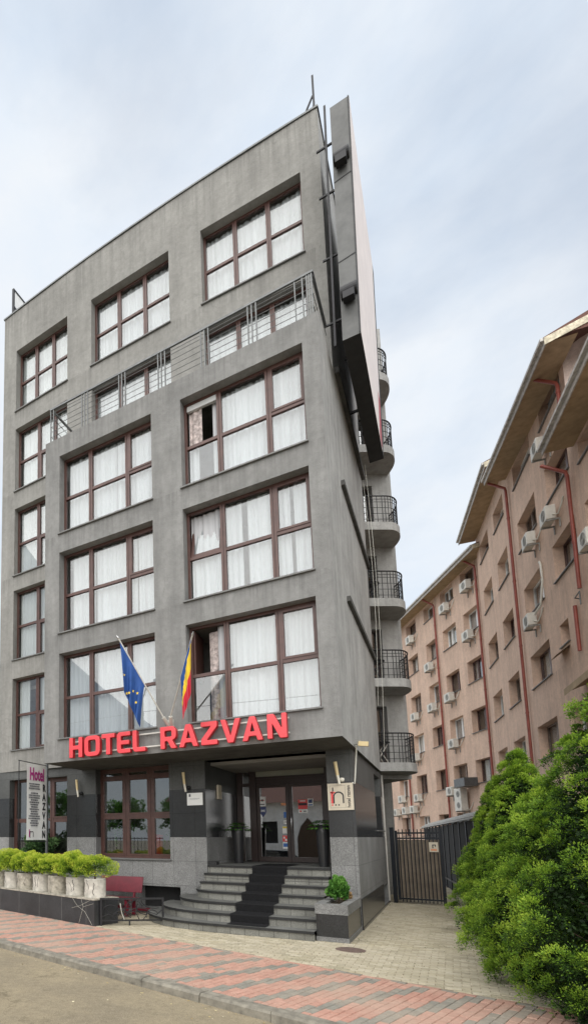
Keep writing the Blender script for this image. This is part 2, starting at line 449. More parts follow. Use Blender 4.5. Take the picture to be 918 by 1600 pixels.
def text_into(mb, body, size, P, right, up, depth=.004, mi=0, bold=0, sx=1, align='CENTER', spacing=1.0):
    cu = bpy.data.curves.new('lettering', 'FONT'); cu.body = body; cu.size = size; cu.align_x = align; cu.align_y = 'CENTER'
    cu.extrude = depth / 2; cu.offset = bold; cu.space_character = spacing; cu.resolution_u = 3
    ob = bpy.data.objects.new('lettering', cu); COL.objects.link(ob)
    dg = bpy.context.evaluated_depsgraph_get(); me = bpy.data.meshes.new_from_object(ob.evaluated_get(dg))
    P, right, up = Vector(P), Vector(right).normalized(), Vector(up).normalized(); nn = right.cross(up)
    vs = [P + right * (v.co.x * sx) + up * v.co.y + nn * (v.co.z + depth / 2) for v in me.vertices]
    mb.add(vs, [tuple(p.vertices) for p in me.polygons], mi)
    bpy.data.objects.remove(ob); bpy.data.meshes.remove(me); bpy.data.curves.remove(cu)

def round_poly(pts, r, seg=4):
    out = []; n = len(pts)
    for i in range(n):
        p, a, b = Vector(pts[i]), Vector(pts[i - 1]), Vector(pts[(i + 1) % n])
        d1, d2 = (a - p), (b - p); l = min(r, d1.length * .45, d2.length * .45)
        s, e = p + d1.normalized() * l, p + d2.normalized() * l
        for k in range(seg + 1):
            t = k / seg; q = s * (1 - t) ** 2 + p * 2 * t * (1 - t) + e * t * t
            out.append((q.x, q.y))
    return out

def outline_letter(name, loops, fn, thick, mats, parent, bev=.012):
    """2-D loops (first outer, others holes) -> extruded letter; fn maps (x, y, a) to the world"""
    cu = bpy.data.curves.new('outline', 'CURVE'); cu.dimensions = '2D'; cu.fill_mode = 'BOTH'; cu.extrude = thick / 2; cu.bevel_depth = bev; cu.bevel_resolution = 1; cu.offset = -bev
    for lp in loops:
        sp = cu.splines.new('POLY'); sp.points.add(len(lp) - 1); sp.use_cyclic_u = True
        for i, (x, y) in enumerate(lp): sp.points[i].co = (x, y, 0, 1)
    ob = bpy.data.objects.new('outline', cu); COL.objects.link(ob)
    dg = bpy.context.evaluated_depsgraph_get(); me = bpy.data.meshes.new_from_object(ob.evaluated_get(dg))
    mb = MB()
    for p in me.polygons:
        mb.add([fn(*me.vertices[i].co) for i in p.vertices], [tuple(range(len(p.vertices)))], 0 if abs(p.normal.z) > .5 else 1)
    bpy.data.objects.remove(ob); bpy.data.meshes.remove(me); bpy.data.curves.remove(cu)
    return mb.build(name, mats, parent)

# ------------------------------------------------------------------ foliage (leaf by leaf, numpy)
def leaf_mesh(name, C, D, S, W, L, tone, mat, parent=None, loc=(0, 0, 0)):
    """C centres, D long axis, S side axis (n,3); W, L half sizes; tone 0..1 -> one mesh of diamond leaves"""
    off = np.array(WL[parent]) if parent else np.array(loc)
    n = len(C); C = C - off
    V = np.empty((n, 4, 3))
    V[:, 0] = C - D * L[:, None]; V[:, 1] = C + S * W[:, None] - D * L[:, None] * .1
    V[:, 2] = C + D * L[:, None]; V[:, 3] = C - S * W[:, None] - D * L[:, None] * .1
    me = bpy.data.meshes.new(name)
    me.vertices.add(n * 4); me.vertices.foreach_set('co', V.reshape(-1).astype(np.float32))
    me.loops.add(n * 4); me.loops.foreach_set('vertex_index', np.arange(n * 4, dtype=np.int32))
    me.polygons.add(n); me.polygons.foreach_set('loop_start', np.arange(0, n * 4, 4, dtype=np.int32))
    at_ = me.attributes.new('tone', 'FLOAT', 'POINT'); at_.data.foreach_set('value', np.repeat(tone, 4).astype(np.float32))
    me.materials.append(mat); me.update(calc_edges=True); me.validate()
    o = bpy.data.objects.new(name, me); COL.objects.link(o)
    if parent: o.parent = parent
    else: o.location = loc
    WL[o] = Vector(off)
    return o
def unit(a): return a / np.maximum(np.linalg.norm(a, axis=1, keepdims=True), 1e-9)

def thuja(name, base, h, r, seed, label, group, lean=(0, 0), dens=1.0):
    g = np.random.default_rng(seed)
    t = thing(name, label, 'tree', base, group)
    mb = MB(); mb.tube([(base[0], base[1], base[2] - .05), (base[0] + lean[0] * .4, base[1] + lean[1] * .4, base[2] + h * .4), (base[0] + lean[0] * .8, base[1] + lean[1] * .8, base[2] + h * .8)], [.09, .06, .015], 8)
    for k in range(26):                                         # limbs
        a = g.uniform(0, 6.28); z = g.uniform(.12, .8) * h; l = r * (1 - .85 * z / h) * .6; bx, by = base[0] + lean[0] * z / h, base[1] + lean[1] * z / h
        mb.tube([(bx, by, base[2] + z), (bx + l * .5 * math.cos(a), by + l * .5 * math.sin(a), base[2] + z + .08), (bx + l * math.cos(a), by + l * math.sin(a), base[2] + z + .25)], [.022, .014, .005], 5)
    mb.build('trunk', M['bark'], t)
    # lobes over an uneven cone, each lobe a tuft of upright fan-shaped sprays
    nl = int(330 * dens * (h / 3.4)); C = []; Dd = []; Ss = []; Ls = []; Ws = []; T = []
    fz = g.random(nl) ** 1.15
    for i in range(nl):
        z = .03 + fz[i] * .97; a = g.uniform(0, 6.28)
        prof = (min(1, .55 + z * 2.0) if z < .22 else (1 - ((z - .22) / .78) ** 1.35)) + .05
        wob = 1 + .32 * noise.noise(Vector((math.cos(a) * 1.6, math.sin(a) * 1.6, z * 5 + seed)))
        rr = r * prof * wob * g.uniform(.82, 1.04)
        ax = np.array([math.cos(a), math.sin(a), 0])
        c = np.array(base) + ax * rr + np.array([lean[0] * z, lean[1] * z, z * h * .97])
        size = g.uniform(.10, .175) * (1 - .4 * z)
        lt = g.uniform(-.34, .14)
        ns = 24
        for k in range(ns):
            o = g.normal(size=3); o /= np.linalg.norm(o); o[2] *= 1.1
            o = o + ax * .55 + np.array([0, 0, .25]); o /= np.linalg.norm(o)
            p0 = c + o * size * g.uniform(.35, .95)
            d = o * .8 + np.array([0, 0, g.uniform(.25, .9)]) + g.normal(size=3) * .25; d /= np.linalg.norm(d)
            sv = np.cross(d, g.normal(size=3)); sv /= np.linalg.norm(sv)
            q = 16; ang = g.uniform(-1.05, 1.05, q); ll = size * g.uniform(.25, .75, q)
            dv = d[None] * np.cos(ang)[:, None] + sv[None] * np.sin(ang)[:, None]
            nv = np.cross(d, sv)
            C.append(p0[None] + dv * ll[:, None] + nv[None] * g.normal(size=(q, 1)) * .012); Dd.append(dv)
            s2 = np.cross(dv, nv[None] + g.normal(size=(q, 3)) * .5); Ss.append(s2)
            Ls.append(g.uniform(.009, .016, q)); Ws.append(g.uniform(.004, .0066, q))
            out = np.clip(.28 + .5 * (ll / size) + .3 * max(0, o[2]) + .25 * float(o @ ax) - .1 + lt, 0, 1)  # spray tips and tops coloured lighter, as if lit
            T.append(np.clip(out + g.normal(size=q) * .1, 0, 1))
    # inner foliage, coloured dark to paint the shade inside the crown
    ni = int(32000 * dens); z = g.random(ni); a = g.uniform(0, 6.28, ni)
    prof = np.where(z < .22, np.minimum(1, .55 + z * 2), 1 - np.maximum((z - .22) / .78, 0) ** 1.35)
    rr = r * prof * g.uniform(.45, .86, ni)
    C.append(np.stack([base[0] + lean[0] * z + rr * np.cos(a), base[1] + lean[1] * z + rr * np.sin(a), base[2] + .04 + z * h * .95], 1))
    Dd.append(unit(g.normal(size=(ni, 3)))); Ss.append(unit(np.cross(Dd[-1], g.normal(size=(ni, 3)))))
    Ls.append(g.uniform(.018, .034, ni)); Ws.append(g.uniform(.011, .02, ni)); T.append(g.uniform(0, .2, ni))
    C, Dd, Ss = np.concatenate(C), np.concatenate(Dd), unit(np.concatenate(Ss))
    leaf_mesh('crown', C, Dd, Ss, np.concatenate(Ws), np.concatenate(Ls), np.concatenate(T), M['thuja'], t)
    return t

def bush_leaves(centre, rad, n, leaf, seed, flat=.8, lump=.22, mat=None, parent=None, name='foliage', up=.3):
    g = np.random.default_rng(seed)
    d = unit(g.normal(size=(n, 3))); d[:, 2] = np.where(d[:, 2] < -.55, -d[:, 2], d[:, 2])
    k = np.array([noise.noise(Vector(tuple(x * 2.3 + seed))) for x in d])
    rr = (1 + lump * k * 2) * (1 - g.random(n) ** 2.4 * .5)
    C = np.array(centre) + d * (np.array(rad) if not np.isscalar(rad) else np.array([rad, rad, rad * flat])) * rr[:, None]
    D = unit(d * .7 + g.normal(size=(n, 3)) * .7 + np.array([0, 0, up])); S = unit(np.cross(D, g.normal(size=(n, 3))))
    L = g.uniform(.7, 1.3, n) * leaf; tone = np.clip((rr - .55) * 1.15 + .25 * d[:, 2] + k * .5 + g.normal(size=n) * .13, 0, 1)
    return leaf_mesh(name, C, D, S, L * .55, L, tone, mat, parent)

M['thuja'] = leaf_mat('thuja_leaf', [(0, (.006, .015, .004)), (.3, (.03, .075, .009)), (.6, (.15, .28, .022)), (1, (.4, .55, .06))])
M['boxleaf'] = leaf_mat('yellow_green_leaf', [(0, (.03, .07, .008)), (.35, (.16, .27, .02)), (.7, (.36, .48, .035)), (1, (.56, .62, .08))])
M['darkleaf'] = leaf_mat('dark_leaf', [(0, (.01, .025, .01)), (.5, (.04, .09, .03)), (1, (.11, .2, .07))])
M['midleaf'] = leaf_mat('mid_leaf', [(0, (.015, .05, .01)), (.5, (.06, .18, .025)), (1, (.15, .33, .06))])

# ================================================================== the ground
SO = (-5.08, -.94); SS = (.9636, -.2674); SN = (.2674, .9636)          # street frame: along, across
def st(s, n, z=0): return (SO[0] + SS[0] * s + SN[0] * n, SO[1] + SS[1] * s + SN[1] * n, z)
ST = Fr(SO, SS, SN)

def road_mat():
    m, nt, b = new_mat('dusty_asphalt')
    p = pos(nt)
    a = noise_tex(nt, 120, 3, .8, p); c = noise_tex(nt, .7, 6, .65, p); d = noise_tex(nt, 9, 5, .7, p)
    r = ramp(nt, [(.3, (.15, .125, .085)), (.5, (.28, .238, .165)), (.7, (.42, .365, .27))]); nt.links.new(a.outputs['Fac'], r.inputs[0])
    r2 = ramp(nt, [(.3, (.78, .78, .8)), (.7, (1.12, 1.1, 1.05))]); nt.links.new(c.outputs['Fac'], r2.inputs[0])
    r3 = ramp(nt, [(.35, (.88,) * 3), (.65, (1.06,) * 3)]); nt.links.new(d.outputs['Fac'], r3.inputs[0])
    x = mixc(nt, r.outputs[0], r2.outputs[0], 1, 'MULTIPLY'); x = mixc(nt, x, r3.outputs[0], 1, 'MULTIPLY')
    v = N(nt, 'ShaderNodeTexVoronoi', feature='DISTANCE_TO_EDGE'); v.inputs['Scale'].default_value = .8
    nt.links.new(mixc(nt, p, d.outputs['Color'], .3, 'ADD'), v.inputs['Vector'])
    cr = ramp(nt, [(0, (.55,) * 3), (.012, (1,) * 3)]); nt.links.new(v.outputs['Distance'], cr.inputs[0])
    e = noise_tex(nt, .35, 4, .6, p); er = ramp(nt, [(.5, (0,) * 3), (.6, (.8,) * 3)]); nt.links.new(e.outputs['Fac'], er.inputs[0])
    x = mixc(nt, x, mixc(nt, x, cr.outputs[0], 1, 'MULTIPLY'), er.outputs[0])
    q = noise_tex(nt, 1.9, 5, .7, p); qr = ramp(nt, [(.58, (1,) * 3), (.7, (.72,) * 3)]); nt.links.new(q.outputs['Fac'], qr.inputs[0])
    x = mixc(nt, x, qr.outputs[0], 1, 'MULTIPLY')
    nt.links.new(x, b.inputs['Base Color']); b.inputs['Roughness'].default_value = .95; b.inputs['Specular IOR Level'].default_value = .15
    bump(nt, b, a.outputs['Fac'], .5, .008)
    return m
mb = MB(); mb.box(WORLD, -300, 300, -300, 300, -.6, -.13)
struct(mb.build('ground', plain('far_ground', (.2, .18, .14), .95, 0, .3, .3)))
mb = MB(); mb.box(ST, -60, 60, -9.6, -2.62, -.3, -.12)
struct(mb.build('road', road_mat()))
mb = MB(); mb.box(ST, -60, 60, -12.6, -9.6, -.3, -.01)
struct(mb.build('far_pavement', plain('far_paving', (.22, .2, .17), .9, 0, .25, 2)))
mb = MB(); mb.box(ST, -26, 12, -2.42, 34, -.1, -.012)
struct(mb.build('paving_bed', plain('sand_joint', (.25, .21, .155), .95, 0, .35, 5, .4)))

def pavers(name, fr_fn, cells, mat, h=.0, gap=.004, bev=.005):
    """cells: (x0,x1,y0,y1,tone) in a frame -> one mesh of paving blocks, each a bevelled top"""
    n = len(cells); V = np.empty((n, 8, 3)); T = np.empty(n); g = np.random.default_rng(3)
    for i, (x0, x1, y0, y1, t) in enumerate(cells):
        z = h + g.normal() * .0018; tx, ty = g.normal() * .0012, g.normal() * .0012
        for k, (x, y) in enumerate(((x0, y0), (x1, y0), (x1, y1), (x0, y1))):
            sx = 1 if x == x0 else -1; sy = 1 if y == y0 else -1
            V[i, k] = fr_fn(x + sx * gap / 2, y + sy * gap / 2, -.012)
            V[i, 4 + k] = fr_fn(x + sx * (gap / 2 + bev), y + sy * (gap / 2 + bev), z + sx * tx + sy * ty)
        T[i] = t
    F = []
    for i in range(n):
        b = i * 8; F += [(b + 4, b + 5, b + 6, b + 7)] + [(b + k, b + (k + 1) % 4, b + 4 + (k + 1) % 4, b + 4 + k) for k in range(4)]
    me = bpy.data.meshes.new(name); me.from_pydata(V.reshape(-1, 3).tolist(), [], F)
    a = me.attributes.new('tone', 'FLOAT', 'POINT'); a.data.foreach_set('value', np.repeat(T, 8).astype(np.float32))
    me.materials.append(mat); o = bpy.data.objects.new(name, me); COL.objects.link(o); WL[o] = Vector((0, 0, 0))
    return struct(o)

cells = []
a_, b_ = .1, .2
for i in range(-160, 100):
    for j in range(-1, 13):
        n0 = -2.42 + j * b_ + (i % 2) * b_ / 2; n1 = n0 + b_
        n0 = max(n0, -2.42); n1 = min(n1, -.1)
        if n1 - n0 < .03: continue
        s0 = i * a_
        jj = j + (i % 2) * .5
        grey = ((i - math.floor(jj / 2)) % 6) < 2
        if random.random() < .012: grey = not grey
        t = (.15 + random.random() * .22) if grey else (.6 + random.random() * .25)
        cells.append((s0, s0 + a_, n0, n1, t))
for i in range(-80, 46):
    cells.append((i * .2, i * .2 + .2, -.1, 0, .5 + random.random() * .4 if random.random() < .72 else .1 + random.random() * .25))
pavers('pavement', st, cells, attr_mat('red_and_grey_pavers', [(0, (.19, .18, .155)), (.4, (.27, .255, .215)), (.47, (.37, .215, .165)), (.6, (.43, .235, .18)), (1, (.52, .31, .24))], .9, 14, .22, .4, dirt=(.4, .32, .25)))

cells = []
for j in range(-34, 150):
    for i in range(-62, 17):
        y0 = j * .1; x0 = i * .2 + (j % 2) * .1
        cx, cy = x0 + .1, y0 + .05
        nn = (cx - SO[0]) * SN[0] + (cy - SO[1]) * SN[1]
        if nn < .045 or cx > 3.3: continue
        if cx < -.1 and cy > 2.0: continue
        if cx < -5.1 and nn > .6: continue
        cells.append((x0, x0 + .2, y0, y0 + .1, random.random()))
pavers('courtyard_paving', lambda x, y, z: (x, y, z), cells, attr_mat('tan_pavers', [(0, (.33, .295, .21)), (.5, (.42, .37, .26)), (1, (.5, .45, .34))], .92, 16, .22, .4, dirt=(.45, .4, .31)), h=.002)

mb = MB()
for k in range(-18, 9):                                            # kerb stones
    l = 1.0; s0 = k * l - .15
    dz = random.uniform(-.006, .006); sh = random.uniform(-.006, .006)
    for (n0, n1, z0, z1) in ((-2.62 + sh, -2.42, -.3, .0 + dz),):
        vs = [st(s0 + .006, n0 - .012, z0), st(s0 + l - .006, n0 - .012, z0), st(s0 + l - .006, n1, z0), st(s0 + .006, n1, z0),
              st(s0 + .006, n0 + .004, z1 - .03), st(s0 + l - .006, n0 + .004, z1 - .03), st(s0 + .006, n0 + .03, z1), st(s0 + l - .006, n0 + .03, z1), st(s0 + l - .006, n1, z1), st(s0 + .006, n1, z1)]
        mb.add(vs, [(0, 1, 5, 4), (4, 5, 7, 6), (6, 7, 8, 9), (3, 9, 8, 2), (0, 4, 6, 9, 3), (1, 2, 8, 7, 5)])
struct(mb.build('kerb', M['kerb']))
# leaf litter and grit in the gutter
g = np.random.default_rng(5); n = 260
s_ = g.uniform(-8, 7, n); nn_ = -2.66 - np.abs(g.normal(size=n)) * .22
far = g.random(n) < .3; nn_ = np.where(far, g.uniform(-5.5, -2.7, n), nn_)
C = np.array([st(a, b, -.112) for a, b in zip(s_, nn_)]); D = unit(np.stack([g.normal(size=n), g.normal(size=n), g.normal(size=n) * .15], 1)); S = unit(np.cross(D, np.array([0, 0, 1.]) + g.normal(size=(n, 3)) * .2))
L = g.uniform(.006, .022, n)
o = leaf_mesh('fallen_leaves', C, D, S, L * .6, L, g.random(n), attr_mat('litter', [(0, (.3, .22, .1)), (.5, (.6, .5, .25)), (1, (.75, .7, .55))], .9, 9, .1, 0))
o['kind'] = 'stuff'
# weeds in the paving joints
n = 900; xs = g.uniform(-.0, 2.2, n); ys = g.uniform(-1.5, 8, n); keep = g.random(n) < .55
cl = g.integers(0, 60, n); cx = g.uniform(0.05, 2.1, 60); cy = g.uniform(-1.6, 7.8, 60); cx[:22] = g.uniform(.03, .12, 22)
xs = np.where(keep, cx[cl] + g.normal(size=n) * .05, xs); ys = np.where(keep, cy[cl] + g.normal(size=n) * .08, ys)
C = np.stack([xs, ys, np.full(n, .006)], 1); D = unit(np.stack([g.normal(size=n), g.normal(size=n), np.abs(g.normal(size=n)) * .6], 1)); S = unit(np.cross(D, g.normal(size=(n, 3)))); L = g.uniform(.005, .014, n)
o = leaf_mesh('weeds', C, D, S, L * .4, L, g.random(n), M['darkleaf']); o['kind'] = 'stuff'
mb = MB(); mb.lathe((.1, -.62, .004), [(0, .003), (.2, .006), (.235, .006), (.25, 0)], 28)
tag(mb.build('tree_pit_cover', M['gravel']), 'round gravel filled patch in the paving before the granite planter corner', 'ground cover disc')
mb = MB(); mb.box(WORLD, 2.75, 5.2, -6, 9, -.1, .02)
struct(mb.build('hedge_bed', M['soil']))

# ================================================================== the hotel
hotel = thing('hotel_building', 'grey stuccoed hotel with granite ground floor, overhanging front bay and curtained brown windows', 'building')
F0 = Fr((0, 0), (1, 0), (0, -1))                       # overhanging front
WARP = lambda x: .17 * max(0, 1 - ((x + 5.2) / 5.35) ** 2)
F2 = Fr((0, 1.85), (1, 0), (0, -1), WARP)              # tower front, slightly bowed
FG = Fr((0, 1.85), (1, 0), (0, -1))                    # ground floor front
FS = Fr((.08, 0), (0, 1), (1, 0))                      # upper side
FS0 = Fr((0, 0), (0, 1), (1, 0))                       # ground floor side
BAYS = [(-6.73, -3.89), (-3.10, -.27)]
ROWS = [(10.38, 12.70), (7.51, 9.82), (4.60, 6.93)]
TB = [(-9.9, -7.65), (-6.71, -4.03), (-3.06, -.4)]
# --- wall skins
mb = MB()
wall(mb, F0, -7.22, .08, 3.97, 13.27, [(a, b, c, d) for a, b in BAYS for c, d in ROWS], .3)
FL = Fr((-7.22, 0), (0, 1), (-1, 0)); wall(mb, FL, 0, 1.85, 3.97, 13.27)
sw = MB(); wall(sw, FS, 0, 7.1, 3.97, 13.27); wall(sw, FS, 1.85, 7.1, 13.27, 20.72); sw.build('side_wall', M['stucco_lit'], hotel)
# parapet thickness and terrace floor
for (x0, x1, y0, y1) in ((-7.22, .08, 0, .2), (-7.22, -7.02, .2, 1.85), (-.12, .08, .2, 1.85)): mb.quad((x0, y0, 13.27), (x1, y0, 13.27), (x1, y1, 13.27), (x0, y1, 13.27))
mb.quad((-7.02, .2, 13.02), (-.12, .2, 13.02), (-.12, 1.9, 13.02), (-7.02, 1.9, 13.02))
mb.quad((-7.02, .2, 13.0), (-.12, .2, 13.0), (-.12, .2, 13.27), (-7.02, .2, 13.27))
sf = MB(); sf.quad((-7.22, 0, 3.97), (.08, 0, 3.97), (.08, 1.85, 3.97), (-7.22, 1.85, 3.97)); sf.quad((0, 1.85, 3.97), (.08, 1.85, 3.97), (.08, 7.1, 3.97), (0, 7.1, 3.97)); sf.quad((-3.43, 1.85, 3.96), (-.55, 1.85, 3.96), (-.55, 4.38, 3.96), (-3.43, 4.38, 3.96))
sf.build('soffit', M['stucco_dark'], hotel)  # soffit coloured dark: shadow under the overhang is painted in
o = mb.build('front_bay_wall', M['stucco'], hotel); o['label'] = 'grey overhanging front bay with six windows'
mb = MB()
TH = [(a, b, 16.8, 19.14) for a, b in TB] + [(TB[0][0], TB[0][1], c, d) for c, d in ((13.8, 16.12), (10.75, 13.15), (7.82, 10.22), (4.8, 7.18))] + [(a, b, 13.2, 16.05) for a, b in TB[1:]]
wall(mb, F2, -10.5, .08, 4.1, 20.72, TH, .3)
# finer steps so the parapet follows the bow
FLt = Fr((-10.5, 1.85), (0, 1), (-1, 0)); wall(mb, FLt, 0, 9, 0, 20.72)
mb.quad((-10.5, 1.9, 20.55), (.08, 1.9, 20.55), (.08, 10.85, 20.55), (-10.5, 10.85, 20.55))
mb.quad((-10.5, 10.85, 0), (.08, 10.85, 0), (.08, 10.85, 20.72), (-10.5, 10.85, 20.72))
mb.quad((.08, 7.1, 3.97), (-.9, 7.1, 3.97), (-.9, 7.1, 20.72), (.08, 7.1, 20.72))
mb.quad((-.9, 7.1, 3.97), (-.9, 10.85, 3.97), (-.9, 10.85, 20.72), (-.9, 7.1, 20.72))
o = mb.build('tower_wall', M['stucco_tower'], hotel); o['label'] = 'paler set-back tower wall behind the terrace'
# coping strip along the tower parapet
mb = MB()
xs = np.linspace(-10.53, .1, 15)
for a, b in zip(xs[:-1], xs[1:]): mb.box(F2, a, b, -.28, .035, 20.723, 20.775)
mb.box(FS, 1.85, 7.1, -.25, .03, 20.723, 20.775)
mb.build('coping', M['rail'], hotel)
# --- ground floor
mb = MB()
G1 = (-6.73, -4.43, 1.42, 3.96, .32); G0 = (-10.0, -7.74, 1.40, 3.83, .3); GE = (-3.43, -.55, 0, 3.96, 2.55); GB = (-5.4, -4.17, .12, .71, .5)
wall(mb, FG, -10.5, 0, 0, 4.1, [G0, G1, GE, GB], .3)
wall(mb, FS0, 1.85, 8.1, 0, 3.97, [(5.95, 7.55, 2.2, 3.8, .25), (6.55, 8.0, .03, .6, .35)], .25)
mb.quad((0, 8.1, 0), (-.9, 8.1, 0), (-.9, 8.1, 3.97), (0, 8.1, 3.97))
mb.build('ground_floor_wall', M['granite'], hotel)
mb = MB(); mb.box(FS0, 1.86, 6.54, .002, .022, .06, .66); mb.box(FS0, 1.86, 8.1, .002, .03, 0, .06)
mb.build('plinth', M['black_granite'], hotel)
mb = MB(); mb.box(FS0, 8.1, 8.22, -.1, .03, 0, 3.96); mb.build('corner_trim', M['pale_metal'], hotel)
# soffit, floor slabs and dark core keep the inside dark
mb = MB()
for z in (4.0, 6.99, 9.9, 13.0, 16.4, 19.6):
    mb.box(WORLD, -10.45, -.2, 2.3, 10.8, z - .12, z)
for z in (7.15, 10.05): mb.box(WORLD, -7.1, -.02, .45, 1.86, z - .12, z)
for x in (-7.3, -3.5):
    mb.box(WORLD, x, x + .1, 2.5, 10.8, 4.1, 20.4)
mb.box(WORLD, -3.55, -3.45, .35, 2.4, 4.1, 12.9)
mb.box(WORLD, -10.45, -.2, 5.6, 5.7, 4.1, 20.4)
mb.build('floor_slab', M['interior'], hotel)
mb = MB(); mb.box(WORLD, -10.4, -3.5, 4.6, 4.7, 0, 3.88); mb.box(WORLD, -10.4, -3.5, 2.16, 4.6, 1.2, 1.28); mb.box(WORLD, -7.4, -7.3, 2.16, 4.6, 1.28, 3.88)
mb.box(WORLD, -3.4, -.2, 8.4, 8.5, 1.2, 3.88); mb.box(WORLD, -3.4, -.2, 4.5, 8.4, 1.2, 1.3); mb.box(WORLD, -.3, -.2, 4.5, 8.4, 1.3, 3.88); mb.box(WORLD, -3.5, -3.4, 4.5, 8.4, 1.3, 3.88)
mb.box(WORLD, -6.8, -3.6, 2.4, 2.5, 0, 1.2)
mb.build('lobby_shell', M['interior'], hotel)
# string ledges along the side
for y0, y1, z, hh, pr in ((2.1, 7.1, 13.52, .16, .1), (2.05, 7.1, 10.5, .12, .08), (1.85, 7.1, 7.52, .12, .08)):
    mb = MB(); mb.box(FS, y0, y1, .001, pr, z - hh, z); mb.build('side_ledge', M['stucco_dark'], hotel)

def window(fr, x0, x1, z0, z1, muls, trans, rec=.22, mats=('brown', 'glass', 'curtain'), sashes=(), skip=(), curt=True, gap=None, seed=0, sill=True, parent=hotel, fw=.06, label=None, co=.1, name='window', curtain_cells=None, panes=True):
    """muls: mullion centre x's; trans: z or None (per column list allowed)"""
    fm = MB(); o1 = -rec; o0 = -rec - .075
    fm.box(fr, x0, x1, o0, o1, z1 - fw, z1); fm.box(fr, x0, x1, o0, o1, z0, z0 + fw)
    fm.box(fr, x0, x0 + fw, o0, o1, z0 + fw, z1 - fw); fm.box(fr, x1 - fw, x1, o0, o1, z0 + fw, z1 - fw)
    ed = [x0 + fw]
    for m in muls:
        fm.box(fr, m - .058, m - .005, o0, o1 + .006, z0 + fw, z1 - fw); fm.box(fr, m + .005, m + .058, o0, o1 + .006, z0 + fw, z1 - fw)
        fm.box(fr, m - .005, m + .005, o0, o1 - .02, z0 + fw, z1 - fw)
        ed += [m - .058, m + .058]
    ed.append(x1 - fw)
    cols = [(ed[2 * i], ed[2 * i + 1]) for i in range(len(muls) + 1)]
    cellsz = []
    for ci, (a, b) in enumerate(cols):
        t = trans[ci] if isinstance(trans, (list, tuple)) else trans
        if t is None: cellsz.append((ci, 0, a, b, z0 + fw, z1 - fw)); continue
        fm.box(fr, a, b, o0, o1 - .003, t - .038, t + .038)
        cellsz += [(ci, 0, a, b, z0 + fw, t - .038), (ci, 1, a, b, t + .038, z1 - fw)]
    pm = MB()
    for (ci, ri, a, b, c, d) in cellsz:
        if (ci, ri) in skip: continue
        if (ci, ri) in sashes:
            e = .05
            fm.box(fr, a, b, o0 + .01, o1 + .012, d - e, d); fm.box(fr, a, b, o0 + .01, o1 + .012, c, c + e)
            fm.box(fr, a, a + e, o0 + .01, o1 + .012, c + e, d - e); fm.box(fr, b - e, b, o0 + .01, o1 + .012, c + e, d - e)
            a, b, c, d = a + e, b - e, c + e, d - e
        pm.box(fr, a, b, o0 + .03, o0 + .038, c, d)
    w = fm.build(name, M[mats[0]], parent)
    if label: w['label'] = label
    if panes: pm.build('pane', M[mats[1]], w)
    if sill:
        sm = MB(); sm.box(fr, x0 - .03, x1 + .03, -rec, .06, z0 - .035, z0 - .002)
        sm.build('sill', M['sill'], w)
    if curt:
        cm = MB()
        if gap is None: pleats(cm, fr, x0 + .02, x1 - .02, z0 + .02, z1 - .05, o0 - co, seed=seed)
        else:
            for (a, b) in gap: pleats(cm, fr, a, b, z0 + .02, z1 - .05, o0 - co, seed=seed + int(a * 10))
        cm.build('curtain', M[mats[2]], w)
    return w

